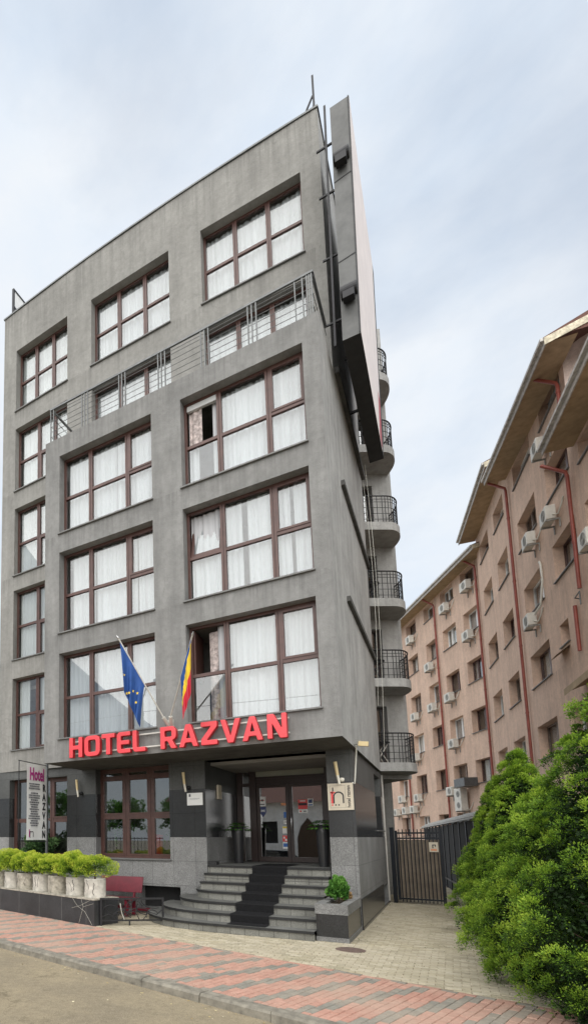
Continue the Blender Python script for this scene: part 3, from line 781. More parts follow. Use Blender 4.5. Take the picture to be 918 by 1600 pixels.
# --- front bay windows
for bi, (a, b) in enumerate(BAYS):
    for ri, (c, d) in enumerate(ROWS):
        mid = c + (d - c) * .49
        muls = [a + .88, a + 2.02]
        kw = {}
        if bi == 1:
            kw = dict(sashes=((2, 1), (0, 1))) if ri else dict(sashes=((2, 1),))
            if ri == 0: kw.update(skip=((0, 1),), gap=[(a + .05, a + .3), (a + .66, b - .03)], label='window with its narrow upper left casement open')
            if ri == 1: kw.update(skip=((0, 1),), sashes=((2, 1),), label='window with its upper left light tilted inward')
            if ri == 2: kw.update(skip=((0, 1),), sashes=((2, 1),), gap=[(a + .62, b - .03)], label='window above the sign with its upper left casement open')
        elif ri < 2: kw = dict(sashes=((2, 1),))
        if bi == 1 and ri == 1: kw.update(gap=[(a + .05, a + 1.28), (a + 1.4, a + 2.35), (a + 2.42, b - .03)])
        if bi == 0: kw['gap'] = [[(a + .05, a + 1.62), (a + 1.66, b - .03)], [(a + .2, a + .95), (a + .98, a + 2.2), (a + 2.24, b - .03)], [(a + .12, a + .9), (a + .97, b - .03)]][ri]
        w = window(F0, a, b, c, d, muls, mid, rec=.24, seed=bi * 7 + ri, **kw)
        if bi == 1 and ri == 1:                                     # the tilted hopper light
            s = MB(); xa, xb, za, zb = a + .06, a + .822, mid + .04, d - .06
            for (u0, u1, v0, v1) in ((0, 1, 0, .08), (0, 1, .92, 1), (0, .09, .08, .92), (.91, 1, .08, .92)):
                P = lambda u, v, k: F0(xa + (xb - xa) * u, -.3 - .2 * v + k, za + (zb - za) * v)
                s.add([P(u, v, k) for v in (v0, v1) for k in (0, -.05) for u in (u0, u1)], [(0, 2, 3, 1), (4, 5, 7, 6), (0, 1, 5, 4), (2, 6, 7, 3), (0, 4, 6, 2), (1, 3, 7, 5)])
            s.build('casement', M['brown'], w)
            s = MB(); s.add([P(u, v, k) for v in (.08, .92) for k in (-.02, -.028) for u in (.09, .91)], [(0, 2, 3, 1), (4, 5, 7, 6), (0, 1, 5, 4), (2, 6, 7, 3), (0, 4, 6, 2), (1, 3, 7, 5)])
            s.build('casement_pane', M['glass'], w)
        if bi == 1 and ri == 0:
            s = MB(); pleats(s, F0, a + .1, a + .42, mid + .03, d - .14, -.36, .03, seed=3); s.build('drawn_drape', M['curtain_print'], w)
            s = MB(); s.box(F0, a + .07, a + .82, -.34, -.26, d - .2, d - .065); s.build('roller_blind', M['blind'], w)
        if bi == 1 and ri == 2:
            s = MB(); pleats(s, F0, a + .4, a + .62, c + .1, d - .14, -.45, .03, seed=4); s.build('drawn_drape', M['curtain_print'], w)
            s = MB(); P = [F0(a + .06, -.33, mid), F0(a + .06, -.33, d - .07), F0(a + .02, -.95, d - .07), F0(a + .02, -.95, mid)]
            s.add(P + [tuple(Vector(p) + Vector((.04, 0, 0))) for p in P], [(0, 1, 2, 3), (7, 6, 5, 4), (0, 4, 5, 1), (2, 6, 7, 3), (1, 5, 6, 2), (3, 7, 4, 0)]); s.build('casement', M['brown'], w)
# --- tower windows
for i, (a, b) in enumerate(TB):
    w3 = (b - a) / 3
    window(F2, a, b, 16.8, 19.14, [a + w3, a + 2 * w3], [18.0] * 3, rec=.24, seed=30 + i, mats=('brown', 'glass', 'curtain' if i else 'blind'))
for i, (c, d) in enumerate(((13.8, 16.12), (10.75, 13.15), (7.82, 10.22), (4.8, 7.18))):
    a, b = TB[0]
    window(F2, a, b, c, d, [a + .92, a + 1.6], c + (d - c) * .5, rec=.2, sashes=((1, 0),), seed=40 + i, mats=('brown', 'glass', 'blind'), co=.06, gap=[(a + .1, b - .1)] if i != 3 else [(a + .1, a + .5), (a + .9, b - .1)])
for i, (a, b) in enumerate(TB[1:]):
    w3 = (b - a) / 3
    window(F2, a, b, 13.2, 16.05, [a + w3, a + 2 * w3], None, rec=.24, seed=50 + i, sill=False, label=None)
# --- ground floor windows
w = window(FG, G1[0], G1[1], 1.42, 3.96, [G1[0] + .84, G1[0] + 1.62], [2.6] * 3, rec=.28, mats=('brown', 'glass_ground', 'curtain'), sashes=((0, 0), (0, 1), (1, 0), (1, 1), (2, 0), (2, 1)), curt=False, fw=.07)
s = MB(); s.box(FG, G1[0] + .001, G1[1] - .001, -.35, -.262, 3.62, 3.76); s.build('head_beam', M['brown'], w)
w = window(FG, G0[0], G0[1], 1.40, 3.83, [G0[0] + .78, G0[0] + 1.5], [2.55] * 3, rec=.26, mats=('brown', 'glass_ground', 'curtain'), sashes=((0, 0), (2, 0), (2, 1)), gap=[(G0[0] + .05, G0[0] + .8)], seed=61, fw=.07, co=.5)
window(FS0, 5.95, 7.55, 2.2, 3.8, [6.75], None, rec=.2, mats=('brown_dark', 'glass_dim', 'curtain'), curt=False)
s = MB(); s.box(FG, -5.4, -4.17, -.47, -.44, .12, .71, 0); s.build('basement_grille', M['dark'], hotel)
s = MB(); s.box(FS0, 6.55, 8.0, -.34, -.31, .03, .6); s.build('basement_grille', M['dark'], hotel)
s = MB(); s.box(FG, -5.4, -4.17, -.1, .05, .04, .118); s.build('basement_sill', M['bench'], hotel)
# --- entrance
FD = Fr((0, 4.38), (1, 0), (0, -1))
s = MB(); s.box(WORLD, -3.42, -.56, 2.0, 4.37, .9, 1.305); s.build('landing', M['step_tread'], hotel)
s = MB()
s.box(FD, -3.42, -3.24, -.1, .0, 1.31, 3.96); s.box(FD, -3.04, -2.86, -.12, .06, 1.31, 3.96); s.box(FD, -1.03, -.56, -.12, .03, 1.31, 3.96)
s.box(FD, -2.86, -1.03, -.1, .0, 3.5, 3.66); s.box(FD, -2.86, -1.03, -.06, .02, 3.66, 3.72)
s.box(FD, -3.24, -3.04, -.1, -.02, 3.46, 3.56)
s.build('entrance_frame', M['brown_dark'], hotel)
s = MB(); s.box(FD, -2.86, -1.03, -.07, -.03, 3.72, 3.955); s.build('transom_panel', M['pale_reflection'], hotel)  # opaque panel, its pale colour paints the reflection in the transom glass
s = MB(); s.box(FD, -3.24, -3.04, -.06, -.05, 1.31, 3.46); s.box(FD, -3.24, -3.04, -.06, -.05, 3.56, 3.96); s.build('side_light', M['glass_door'], hotel)
for k, (a, b) in enumerate(((-2.855, -1.975), (-1.965, -1.035))):
    s = MB(); e = .085
    s.box(FD, a, b, -.08, -.015, 3.4, 3.495); s.box(FD, a, b, -.08, -.015, 1.315, 1.45); s.box(FD, a, a + e, -.08, -.015, 1.45, 3.4); s.box(FD, b - e, b, -.08, -.015, 1.45, 3.4)
    d = s.build('door', M['brown_dark'], hotel)
    s = MB(); s.box(FD, a + e, b - e, -.055, -.045, 1.45, 3.4); s.build('pane', M['glass_door'], d)
    if k == 1:
        s = MB(); s.tube([FD(a + .05, -.015, 2.05), FD(a + .05, .05, 2.1), FD(a + .052, .075, 2.35), FD(a + .05, .05, 2.72), FD(a + .05, -.015, 2.78)], .014, 8); s.build('handle', M['steel'], d)
    # stickers on the glass
    def stick(x, z, w, h, m, bits=()):
        q = MB(); q.box(FD, x - w / 2, x + w / 2, -.044, -.042, z - h / 2, z + h / 2)
        mats = [M[m]]
        for (bx, bz, bw, bh, bm) in bits:
            mats.append(M[bm]); q.box(FD, x + (bx - bw / 2) * w, x + (bx + bw / 2) * w, -.042, -.04, z + (bz - bh / 2) * h, z + (bz + bh / 2) * h, len(mats) - 1)
        q.build('sticker', mats, d)
    if k == 0:
        stick(-2.71, 3.02, .19, .27, 'sign_white', ((0, .1, .62, .08, 'sign_red'), (0, .1, .3, .2, 'ink_soft'), (0, -.33, .7, .12, 'ink_soft')))
        q = MB(); q.prism([(-.09, .14), (.09, .14), (.09, -.02), (0, -.15), (-.09, -.02)], lambda x, y, a_: FD(-2.7 + x, a_, 2.72 + y), -.044, -.041)
        q.build('sticker', M['sticker_navy'], d)
        q = MB(); text_into(q, 'IMI', .09, FD(-2.7, -.0405, 2.745), (1, 0, 0), (0, 0, 1), .002, 0, .002); q.build('sticker_print', M['sign_white'], d)
        stick(-2.13, 2.92, .13, .07, 'sign_orange'); stick(-2.1, 2.62, .07, .16, 'sticker_blue'); stick(-2.1, 2.42, .08, .1, 'sign_white', ((0, 0, .7, .2, 'ink_soft'),))
        stick(-2.12, 2.2, .13, .2, 'sign_white', ((0, .35, .9, .25, 'sticker_yellow'),))
        stick(-2.12, 1.96, .14, .17, 'sign_red', ((-.2, .15, .3, .3, 'sign_white'), (.15, -.2, .4, .3, 'sign_white'))); stick(-2.12, 1.77, .14, .18, 'sign_white', ((0, .05, .8, .55, 'sticker_blue'),))
    else:
        stick(-1.62, 2.9, .24, .26, 'sign_red', ((0, .02, .9, .25, 'ink'), (0, .36, .6, .1, 'sign_white'))); stick(-1.62, 2.71, .24, .1, 'sign_white', ((-.25, 0, .2, .4, 'sign_red'), (.2, 0, .3, .3, 'ink_soft')))
        stick(-1.42, 2.95, .14, .2, 'sign_white', ((0, .15, .7, .5, 'sticker_navy'), (0, -.36, .8, .15, 'sticker_blue')))
s = MB(); s.box(Fr((-3.43, 0), (0, 1), (1, 0)), 2.7, 2.95, .001, .05, 3.02, 3.4); s.build('intercom_box', M['sign'], hotel)
s = MB(); s.box(WORLD, -3.42, -3.2, 1.87, 2.06, 1.31, 1.39); s.build('ledge_stone', M['step_nosing'], hotel)
# --- steps: seven curved granite steps
RISE = .187; YF = [-.2, .13, .52, .95, 1.27, 1.56, 1.84]; XL = [-4.78, -4.42, -4.0, -3.62, -3.42, -3.42, -3.42]
def step_path(k, inset=0):
    yf = YF[k] - inset; pts = [(-.585, yf + .08)]
    if k < 4:
        x1, cy = -2.75, 1.849
        for i in range(7): pts.append((-.585 + (x1 + .585) * (i + 1) / 7, yf + .08 * (1 - math.sin(PI / 2 * (i + 1) / 7))))
        for i in range(1, 15):
            q = PI / 2 * i / 14; pts.append((x1 + (XL[k] - inset - x1) * math.sin(q) ** .9, cy - (cy - yf) * max(0, math.cos(q)) ** .9))
    else:
        for i in range(8): pts.append((-.585 + (XL[k] + .585) * (i + 1) / 8, yf + .05 - .05 * math.sin(PI * (i + 1) / 9)))
    return pts
steps = thing('entrance_steps', 'seven curved grey granite steps with dark nosings rising to the hotel door', 'steps', (-2.2, .6, 0))
for k in range(7):
    z0, z1 = RISE * k, RISE * (k + 1) - .002 * (k == 6)
    p = step_path(k); back = (YF[k + 1] + .25) if k < 6 else 2.3
    s = MB(); n = len(p)
    pn = step_path(k, .03)
    ri = [(x, y, z0 if k else 0) for x, y in p] + [(x, y, z1 - .05) for x, y in p]
    s.add(ri, [(i, i + 1, n + i + 1, n + i) for i in range(n - 1)], 1)
    ns = [(x, y, z1 - .05) for x, y in pn] + [(x, y, z1) for x, y in pn]
    s.add(ns, [(i, i + 1, n + i + 1, n + i) for i in range(n - 1)], 2)
    s.add([(x, y, z1 - .05) for x, y in p] + [(x, y, z1 - .05) for x, y in pn], [(i, i + 1, n + i + 1, n + i) for i in range(n - 1)], 2)
    inn = [(x + (.05 if x < -3 else 0), y + .055) for x, y in p]
    s.add([(x, y, z1) for x, y in pn] + [(x, y, z1) for x, y in inn], [(i, i + 1, n + i + 1, n + i) for i in range(n - 1)], 0)
    yb = 1.849 if k < 4 else min(2.5, YF[k] + .6)
    s.add([(x, y, z1) for x, y in inn] + [(x, max(yb, y), z1) for x, y in inn], [(i, i + 1, n + i + 1, n + i) for i in range(n - 1)], 0)
    s.build('step', [M['step_tread'], M['step_riser'], M['step_nosing']], steps)
# --- black carpet running down
s = MB(); path = []
def yfront(k, x): 
    pp = step_path(k, .036); 
    for (a, b) in zip(pp[:-1], pp[1:]):
        if b[0] <= x <= a[0]: return a[1] + (b[1] - a[1]) * (a[0] - x) / max(1e-6, a[0] - b[0])
    return YF[k]
cols = [-2.30 + .8 * i / 6 for i in range(7)]
rows = [[(x, 3.2, 7 * RISE + .006) for x in cols]]
for k in range(6, -1, -1):
    z = RISE * (k + 1) + .006
    if k == 0:
        rows.append([(x, yfront(1, x) - .28, z) for x in cols]); break
    rows.append([(x, yfront(k, x) - .004, z) for x in cols]); rows.append([(x, yfront(k, x) - .012, z - .02) for x in cols])
    rows.append([(x, yfront(k, x) + .012, RISE * k + .02) for x in cols]); rows.append([(x, yfront(k, x) - .02, RISE * k + .006) for x in cols])
vs = [v for r in rows for v in r]; w_ = len(cols)
s.add(vs, [(i * w_ + j, i * w_ + j + 1, (i + 1) * w_ + j + 1, (i + 1) * w_ + j) for i in range(len(rows) - 1) for j in range(w_ - 1)])
s.origin = (-1.9, 1, 0)
tag(s.build('carpet_runner', M['carpet']), 'black carpet runner laid down the middle of the entrance steps', 'carpet')
# --- granite planter beside the steps
pl = thing('granite_planter', 'square black and grey granite planter box right of the steps', 'planter', (-.29, .9, 0))
s = MB(); s.box(WORLD, -.582, .002, -.004, 1.848, 0, .09, 1); s.box(WORLD, -.572, -.008, .004, 1.848, .09, .52, 0)
s.build('body', [M['black_granite'], M['grey_granite']], pl)
s = MB()
for b in ((-.585, .004, -.006, .16), (-.585, -.42, .16, 1.845), (-.16, .004, .16, 1.845)): s.box(WORLD, *b, .52, .71)
s.build('rim', M['grey_granite'], pl)
s = MB(); s.box(WORLD, -.42, -.16, .16, 1.845, .5, .66); s.build('soil', M['soil'], pl)
sh = thing('small_conifer', 'small bright green conifer growing in the granite planter by the steps', 'shrub', (-.28, .85, .66))
bush_leaves((-.28, .85, .9), (.19, .19, .27), 3600, .028, 11, mat=M['midleaf'], parent=sh, lump=.2, up=.8)
s = MB(); s.tube([(-.28, .85, .62), (-.28, .85, .95)], [.015, .006], 6); s.build('stem', M['bark'], sh)
fl = thing('seedling', 'low flowering seedling with pinkish tips behind the small conifer in the planter', 'plant', (-.2, 1.35, .66))
bush_leaves((-.2, 1.35, .74), (.1, .18, .12), 500, .022, 12, mat=leaf_mat('pinkish_leaf', [(0, (.08, .1, .02)), (.5, (.3, .2, .08)), (1, (.55, .35, .18))]), parent=fl)

# --- terrace railing
s = MB(); FT = Fr((0, .06), (1, 0), (0, -1))
s.box(FT, -7.1, .02, -.025, .025, 14.3, 14.35)
for z in (13.46, 13.62, 13.78, 13.94, 14.1, 14.2): s.tube([FT(-7.1, 0, z), FT(.02, 0, z)], .008, 6)
for x in (-7.08, -5.92, -4.74, -3.6, -2.46, -1.32, -.12):
    for dx in ((-.09, 0, .1) if x > -7 else (0, .1)): s.box(FT, x + dx - .014, x + dx + .014, -.014, .014, 13.27, 14.3)
for dx in (-.25, .0, .05): s.box(FT, -.12 + dx - .012, -.12 + dx + .012, -.012, .012, 13.27, 14.3)
for x in (-7.06, .0):
    s.beam((x, .06, 14.325), (x, 1.68, 14.325), .05, .05)
    for z in (13.46, 13.78, 14.1): s.tube([(x, .06, z), (x, 1.68, z)], .008, 6)
s.build('terrace_railing', M['rail'], hotel)
# --- wing with rounded balconies
ca, sa = math.cos(R(34.286)), math.sin(R(34.286))
FW = Fr((-1.1, 8.26), (ca, sa), (sa, -ca))
s = MB()
BZ = [4.3, 6.98, 9.62, 12.22, 14.95, 17.6]
DH = [(.55, 1.58, z, z + 2.05) for z in BZ]
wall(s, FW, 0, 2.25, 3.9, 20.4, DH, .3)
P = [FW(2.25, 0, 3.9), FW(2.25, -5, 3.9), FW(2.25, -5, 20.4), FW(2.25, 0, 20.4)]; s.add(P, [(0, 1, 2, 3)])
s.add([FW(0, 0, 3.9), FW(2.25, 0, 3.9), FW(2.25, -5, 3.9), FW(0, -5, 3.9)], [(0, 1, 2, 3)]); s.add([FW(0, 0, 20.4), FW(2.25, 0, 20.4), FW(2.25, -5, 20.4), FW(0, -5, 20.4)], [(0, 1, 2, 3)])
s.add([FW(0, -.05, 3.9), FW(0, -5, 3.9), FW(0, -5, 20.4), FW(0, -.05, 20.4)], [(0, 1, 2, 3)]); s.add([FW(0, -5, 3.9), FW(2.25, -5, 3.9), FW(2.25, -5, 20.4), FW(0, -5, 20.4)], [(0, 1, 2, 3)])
o = s.build('wing_wall', M['stucco_lit'], hotel); o['label'] = 'rear wing wall carrying the stacked round balconies'
def balc_outline(inset=0, n=14):
    pts = [(-.3, 1.18 - inset), (1.35, 1.18 - inset)]
    for i in range(1, n + 1):
        q = PI / 2 * i / n; pts.append((1.35 + (.82 - inset) * math.sin(q), (1.18 - inset) * math.cos(q)))
    return pts
chair_n = 0
for bi, z in enumerate(BZ):
    dw = window(FW, .55, 1.58, z + .001, z + 2.05, [1.06] if bi % 2 else [], None, rec=.2, mats=('brown_dark', 'glass_dim', 'curtain'), gap=[(.6, 1.0)], sill=False, name='balcony_door', seed=70 + bi, panes=True)
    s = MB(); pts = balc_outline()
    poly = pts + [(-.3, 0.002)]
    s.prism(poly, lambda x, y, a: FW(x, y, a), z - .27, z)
    b = s.build('balcony', M['stucco_lit'], hotel, recalc=True)
    s = MB(); rp = balc_outline(.05)
    top = z + .93
    s.tube([FW(x, y, top) for x, y in rp], .022, 6)
    for dz in (.12, .32, .52, .72, .82): s.tube([FW(x, y, z + dz) for x, y in rp], .009, 5)
    # verticals in groups
    d = [0]
    for (a, c) in zip(rp[:-1], rp[1:]): d.append(d[-1] + math.dist(a, c))
    def along(t):
        for i in range(len(d) - 1):
            if d[i + 1] >= t: f = (t - d[i]) / (d[i + 1] - d[i]); return (rp[i][0] + (rp[i + 1][0] - rp[i][0]) * f, rp[i][1] + (rp[i + 1][1] - rp[i][1]) * f)
        return rp[-1]
    t = .1
    while t < d[-1]:
        x, y = along(t); s.tube([FW(x, y, z), FW(x, y, top)], .011, 5); t += .1 if (int(t * 2) % 2) else .17
    s.build('balcony_railing', M['iron'], b)
    # wall lamp under the slab above
    if bi in (0, 1, 2):
        s = MB(); c = FW(.95, .12, z + 2.28); s.lathe((c[0], c[1], c[2]), [(.02, .08), (.03, .05), (.11, .02), (.12, 0), (.02, -.01)], 14); s.build('balcony_lamp', M['iron'], hotel)
        lab = ['lowest', 'second lowest', 'third lowest'][bi]
        t_ = thing('folding_table', f'dark round folding table on the {lab} rounded balcony', 'table', FW(.9, .62, z), 'folding tables on the balconies')
        c = FW(.9, .62, z); s = MB(); s.lathe((c[0], c[1], z + .68), [(.001, .03), (.3, .03), (.31, .015), (.3, 0), (.001, 0)], 18); s.build('tabletop', M['iron'], t_)
        for sg in (-1, 1):
            s = MB(); s.beam(FW(.9 - .22 * sg, .5, z), FW(.9 + .22 * sg, .5, z + .68), .022); s.beam(FW(.9 - .22 * sg, .74, z), FW(.9 + .22 * sg, .74, z + .68), .022); s.build('leg', M['pale_metal'] if bi == 0 else M['iron'], t_)
# --- roof bits
rs = thing('roof_panel', 'triangular looking white roof panel in a dark frame at the left end of the parapet', 'sign panel', (-10.2, 1.95, 20.77))
s = MB(); s.box(WORLD, -10.22, -10.18, 1.98, 4.2, 21.0, 21.86); s.build('panel', M['white'], rs)
s = MB(); s.box(WORLD, -10.24, -10.16, 1.92, 1.98, 20.77, 21.92); s.beam((-10.2, 1.98, 21.89), (-10.2, 4.2, 21.89), .08, .06); s.beam((-10.2, 1.98, 21.2), (-10.0, 2.8, 20.8), .07, .07); s.build('frame', M['iron'], rs)
rs = thing('roof_mast', 'thin dark steel mast with slanted braces on the right roof corner', 'mast', (0, 1.95, 20.77))
s = MB(); s.beam((0, 1.95, 20.77), (0, 1.95, 21.9), .045); s.build('post', M['iron'], rs)
s = MB(); s.beam((-.02, 1.95, 21.3), (-.32, 1.98, 20.77), .035); s.beam((.0, 2.0, 21.15), (-.1, 2.1, 20.77), .035); s.build('brace', M['iron'], rs)
for i, (x, lab) in enumerate(((-6.3, 'left of the two small pale domes poking above the tower parapet'), (-2.9, 'right of the two small pale domes poking above the tower parapet'))):
    s = MB(); s.lathe((x, 2.3, 20.6), [(.13, 0), (.13, .22), (.08, .32), (.001, .36)], 12); s.origin = (x, 2.3, 20.6)
    tag(s.build('roof_vent', M['white']), lab, 'roof vent', 'roof vents on the tower')
# --- billboard box on the side
bb = thing('billboard', 'tall billboard box bolted flat to the side of the hotel, dark underside, pale faded face', 'billboard', (.6, 3.3, 13.1))
s = MB(); bx0, bx1 = .42, .79
def bbp(x, y, z): return (x + (z - 13.13) * .006, y, z)
s.add([bbp(bx0, .95, 13.13), bbp(bx1, .95, 13.13), bbp(bx1 + .04, .95, 19.25), bbp(bx0, .95, 19.25)], [(0, 1, 2, 3)])
s.add([bbp(bx0, .95, 13.13), bbp(bx0, 5.95, 13.13), bbp(bx0, 5.95, 19.25), bbp(bx0, .95, 19.25)], [(0, 1, 2, 3)], 0)
s.add([bbp(bx0, .95, 19.25), bbp(bx1 + .04, .95, 19.25), bbp(bx1 + .04, 5.95, 19.25), bbp(bx0, 5.95, 19.25)], [(0, 1, 2, 3)], 0)
s.add([bbp(bx0, 5.95, 13.13), bbp(bx1, 5.95, 13.13), bbp(bx1 + .04, 5.95, 19.25), bbp(bx0, 5.95, 19.25)], [(0, 1, 2, 3)], 0)
s.build('casing', M['bb_panel'], bb)
s = MB(); s.add([bbp(bx0, .95, 13.128), bbp(bx1, .95, 13.128), bbp(bx1, 5.95, 13.128), bbp(bx0, 5.95, 13.128)], [(0, 1, 2, 3)]); s.build('underside', M['bb_under'], bb)
s = MB()
s.add([bbp(bx1 + .002, .95, 13.13), bbp(bx1 + .002, 5.6, 13.13), bbp(bx1 + .042, 5.6, 19.25), bbp(bx1 + .042, .95, 19.25)], [(0, 1, 2, 3)], 0)
s.add([bbp(bx1 + .006, 4.9, 13.2), bbp(bx1 + .006, 5.55, 13.2), bbp(bx1 + .018, 5.55, 14.7), bbp(bx1 + .016, 5.1, 14.7)], [(0, 1, 2, 3)], 1)
s.add([bbp(bx1 + .002, 5.6, 13.13), bbp(bx1 + .002, 5.95, 13.13), bbp(bx1 + .042, 5.95, 19.25), bbp(bx1 + .042, 5.6, 19.25)], [(0, 1, 2, 3)], 2)
s.build('face', [M['bb_white'], M['bb_red'], M['bb_under']], bb)
s = MB()
for z in (15.1, 17.2): s.beam(bbp(bx0, .944, z), bbp(bx1, .944, z + .05), .006, .02)
s.beam(bbp(bx1 - .02, .945, 13.15), bbp(bx1 + .02, .945, 19.25), .02, .03)
s.build('seam', M['iron'], bb)
for zc in (14.25, 17.75):
    s = MB(); x0, x1 = bbp(bx0, 0, zc)[0] + .02, bbp(bx1, 0, zc)[0] - .02
    n = 10; pr = [(.95 - .16 * math.sin(PI * i / n), zc + .16 - .3 * (1 - math.cos(PI * i / n)) / 2) for i in range(n + 1)]
    s.add([(x0, y, z) for y, z in pr] + [(x1, y, z) for y, z in pr], [(i, i + 1, n + 2 + i, n + 1 + i) for i in range(n)]); s.add([(x0, y, z) for y, z in pr], [tuple(range(n + 1))]); s.add([(x1, y, z) for y, z in pr], [tuple(range(n + 1))])
    s.box(WORLD, x0 + .05, x1 - .05, .72, .9, zc - .3, zc - .13)
    s.build('flood_hood', M['iron'], bb)
for z in (13.9, 15.6, 17.3, 18.6):
    for a, b, q in (((.085, 1.2, z), (bx0 + (z - 13) * .006, 1.2, z), .04), ((.085, 4.5, z), (bx0, 4.5, z), .06)):
        s = MB(); s.beam(a, b, q); s.build('bracket', M['iron'], bb)
s = MB(); s.beam((.25, 1.1, 13.2), (.33, 1.1, 19.6), .045); s.build('upright', M['iron'], bb)
# hanging cables by the balconies
for (p, q, lab) in (((.3, 5.9, 13.1), (.2, 7.3, 4.6), 'thin white cable hanging from the billboard past the balconies'), ((.12, 7.15, 13.3), (.12, 7.18, 6.0), 'thin pale cable running down the rear edge of the hotel side wall')):
    s = MB(); s.tube([tuple(Vector(p).lerp(Vector(q), t) + Vector((.1 * math.sin(PI * t), 0, 0))) for t in np.linspace(0, 1, 9)], .006, 5); s.origin = q
    tag(s.build('cable', M['cable']), lab, 'cable')

# ================================================================== HOTEL RAZVAN letters
def letter_loops(ch):
    t = .235; r = .09
    def box(x0, y0, x1, y1): return [(x0, y0), (x1, y0), (x1, y1), (x0, y1)]
    if ch == 'H': return 0.82, [round_poly([(0, 0), (t, 0), (t, .39), (.82 - t, .39), (.82 - t, 0), (.82, 0), (.82, 1), (.82 - t, 1), (.82 - t, .6), (t, .6), (t, 1), (0, 1)], .035)]
    if ch == 'O': return .9, [round_poly(box(0, 0, .9, 1), .3, 6), round_poly(box(t, .21, .9 - t, .79), .1, 5)]
    if ch == 'T': return .74, [round_poly([(.37 - t / 2, 0), (.37 + t / 2, 0), (.37 + t / 2, .79), (.74, .79), (.74, 1), (0, 1), (0, .79), (.37 - t / 2, .79)], .035)]
    if ch == 'E': return .76, [round_poly([(.12, 0), (.76, 0), (.76, .2), (t, .2), (t, .4), (.7, .4), (.7, .6), (t, .6), (t, .8), (.76, .8), (.76, 1), (.12, 1), (0, .88), (0, .12)], .05)]
    if ch == 'L': return .7, [round_poly([(.12, 0), (.7, 0), (.7, .21), (t, .21), (t, 1), (0, 1), (0, .12)], .05)]
    if ch == 'R': return .84, [round_poly([(0, 0), (t, 0), (t, .34), (.38, .34), (.56, 0), (.84, 0), (.63, .37), (.76, .42), (.82, .54), (.82, .84), (.68, 1), (0, 1)], .05), round_poly(box(t, .54, .82 - t, .8), .06)]
    if ch == 'A': return .94, [round_poly([(0, 0), (.24, 0), (.31, .19), (.63, .19), (.7, 0), (.94, 0), (.6, 1), (.34, 1)], .045), round_poly([(.37, .38), (.57, .38), (.47, .72)], .03)]
    if ch == 'Z': return .82, [round_poly([(0, 0), (.82, 0), (.82, .21), (.3, .21), (.82, .76), (.82, 1), (0, 1), (0, .79), (.5, .79), (0, .25)], .045)]
    if ch == 'V': return .94, [round_poly([(.34, 0), (.6, 0), (.94, 1), (.69, 1), (.47, .3), (.25, 1), (0, 1)], .045)]
    if ch == 'N': return .9, [round_poly([(0, 0), (t, 0), (t, .6), (.58, 0), (.9, 0), (.9, 1), (.9 - t, 1), (.9 - t, .4), (.32, 1), (0, 1)], .05)]
sg = thing('roof_sign', 'big red channel letters reading HOTEL RAZVAN on two thin rails above the entrance', 'sign', (-3.5, -.12, 4.0))
LX = [('H', -6.25, -5.85), ('O', -5.79, -5.33), ('T', -5.28, -4.91), ('E', -4.85, -4.48), ('L', -4.42, -4.08), ('R', -3.7, -3.3), ('A', -3.24, -2.79), ('Z', -2.72, -2.35), ('V', -2.28, -1.84), ('A', -1.81, -1.38), ('N', -1.29, -.9)]
for ch, xa, xb in LX:
    w_, loops = letter_loops(ch); kx = (xb - xa) / w_
    loops = [[(x * kx, y * .52) for x, y in lp] for lp in loops]
    outline_letter('letter', loops, lambda x, y, a, xa=xa: (xa + x, -.16 - a, 4.01 + y), .1, [M['red'], M['red_side']], sg)
for z in (4.13, 4.44):
    s = MB(); s.beam((-6.3, -.075, z), (-.88, -.075, z), .03); s.build('rail', M['pale_metal'], sg)
s = MB()
for x in np.linspace(-6.1, -1.1, 11): s.beam((x, 0, 4.13), (x, -.07, 4.13), .02); s.beam((x, 0, 4.44), (x, -.07, 4.44), .02)
s.build('standoff', M['pale_metal'], sg)

# ================================================================== flags
br = thing('flag_bracket', 'pale twin flagpole socket bolted to the pier between the lowest front windows', 'bracket', (-3.52, -.05, 4.63))
s = MB(); s.box(F0, -3.6, -3.44, .001, .03, 4.52, 4.72); s.tube([(-3.55, -.02, 4.56), (-3.62, -.19, 4.76)], .045, 10); s.tube([(-3.49, -.02, 4.56), (-3.44, -.19, 4.76)], .045, 10); s.build('socket', M['pale_metal'], br)
def flag(name, label, p0, p1, cloth_fn, cat='flag'):
    t = thing(name, label, cat, p0, 'flags over the entrance')
    s = MB(); s.tube([p0, p1], .018, 8); s.build('pole', M['pale_metal'], t)
    e = Vector(p1) - Vector(p0); e.normalize(); s = MB(); q = Vector(p1); s.tube([q, q + e * .03, q + e * .1], [.016, .028, .002], 8); s.build('finial', M['steel'], t)
    cloth_fn(t, Vector(p0), Vector(p1)); return t
def drape(u, v, A, B, drop, fold, seed, span, width, gat=.55):
    """limp cloth: u along the hoist from the pole tip down, v down the fall of the cloth"""
    p = B.lerp(A, .04 + u * span)
    g_ = v ** .8 * gat                                     # folds gather towards a common plumb line
    px = B.lerp(A, .04 + .45 * span)
    x = p.x * (1 - g_) + (px.x + width * (u - .4) * .35) * g_
    y = p.y * (1 - g_) + px.y * g_
    z = p.z - drop * v * (1 - .18 * u)
    w = fold * (v ** .6) * math.sin(u * 15 + seed + v * 1.5)
    return Vector((x + w * .35, y - .03 - w, z - .01))
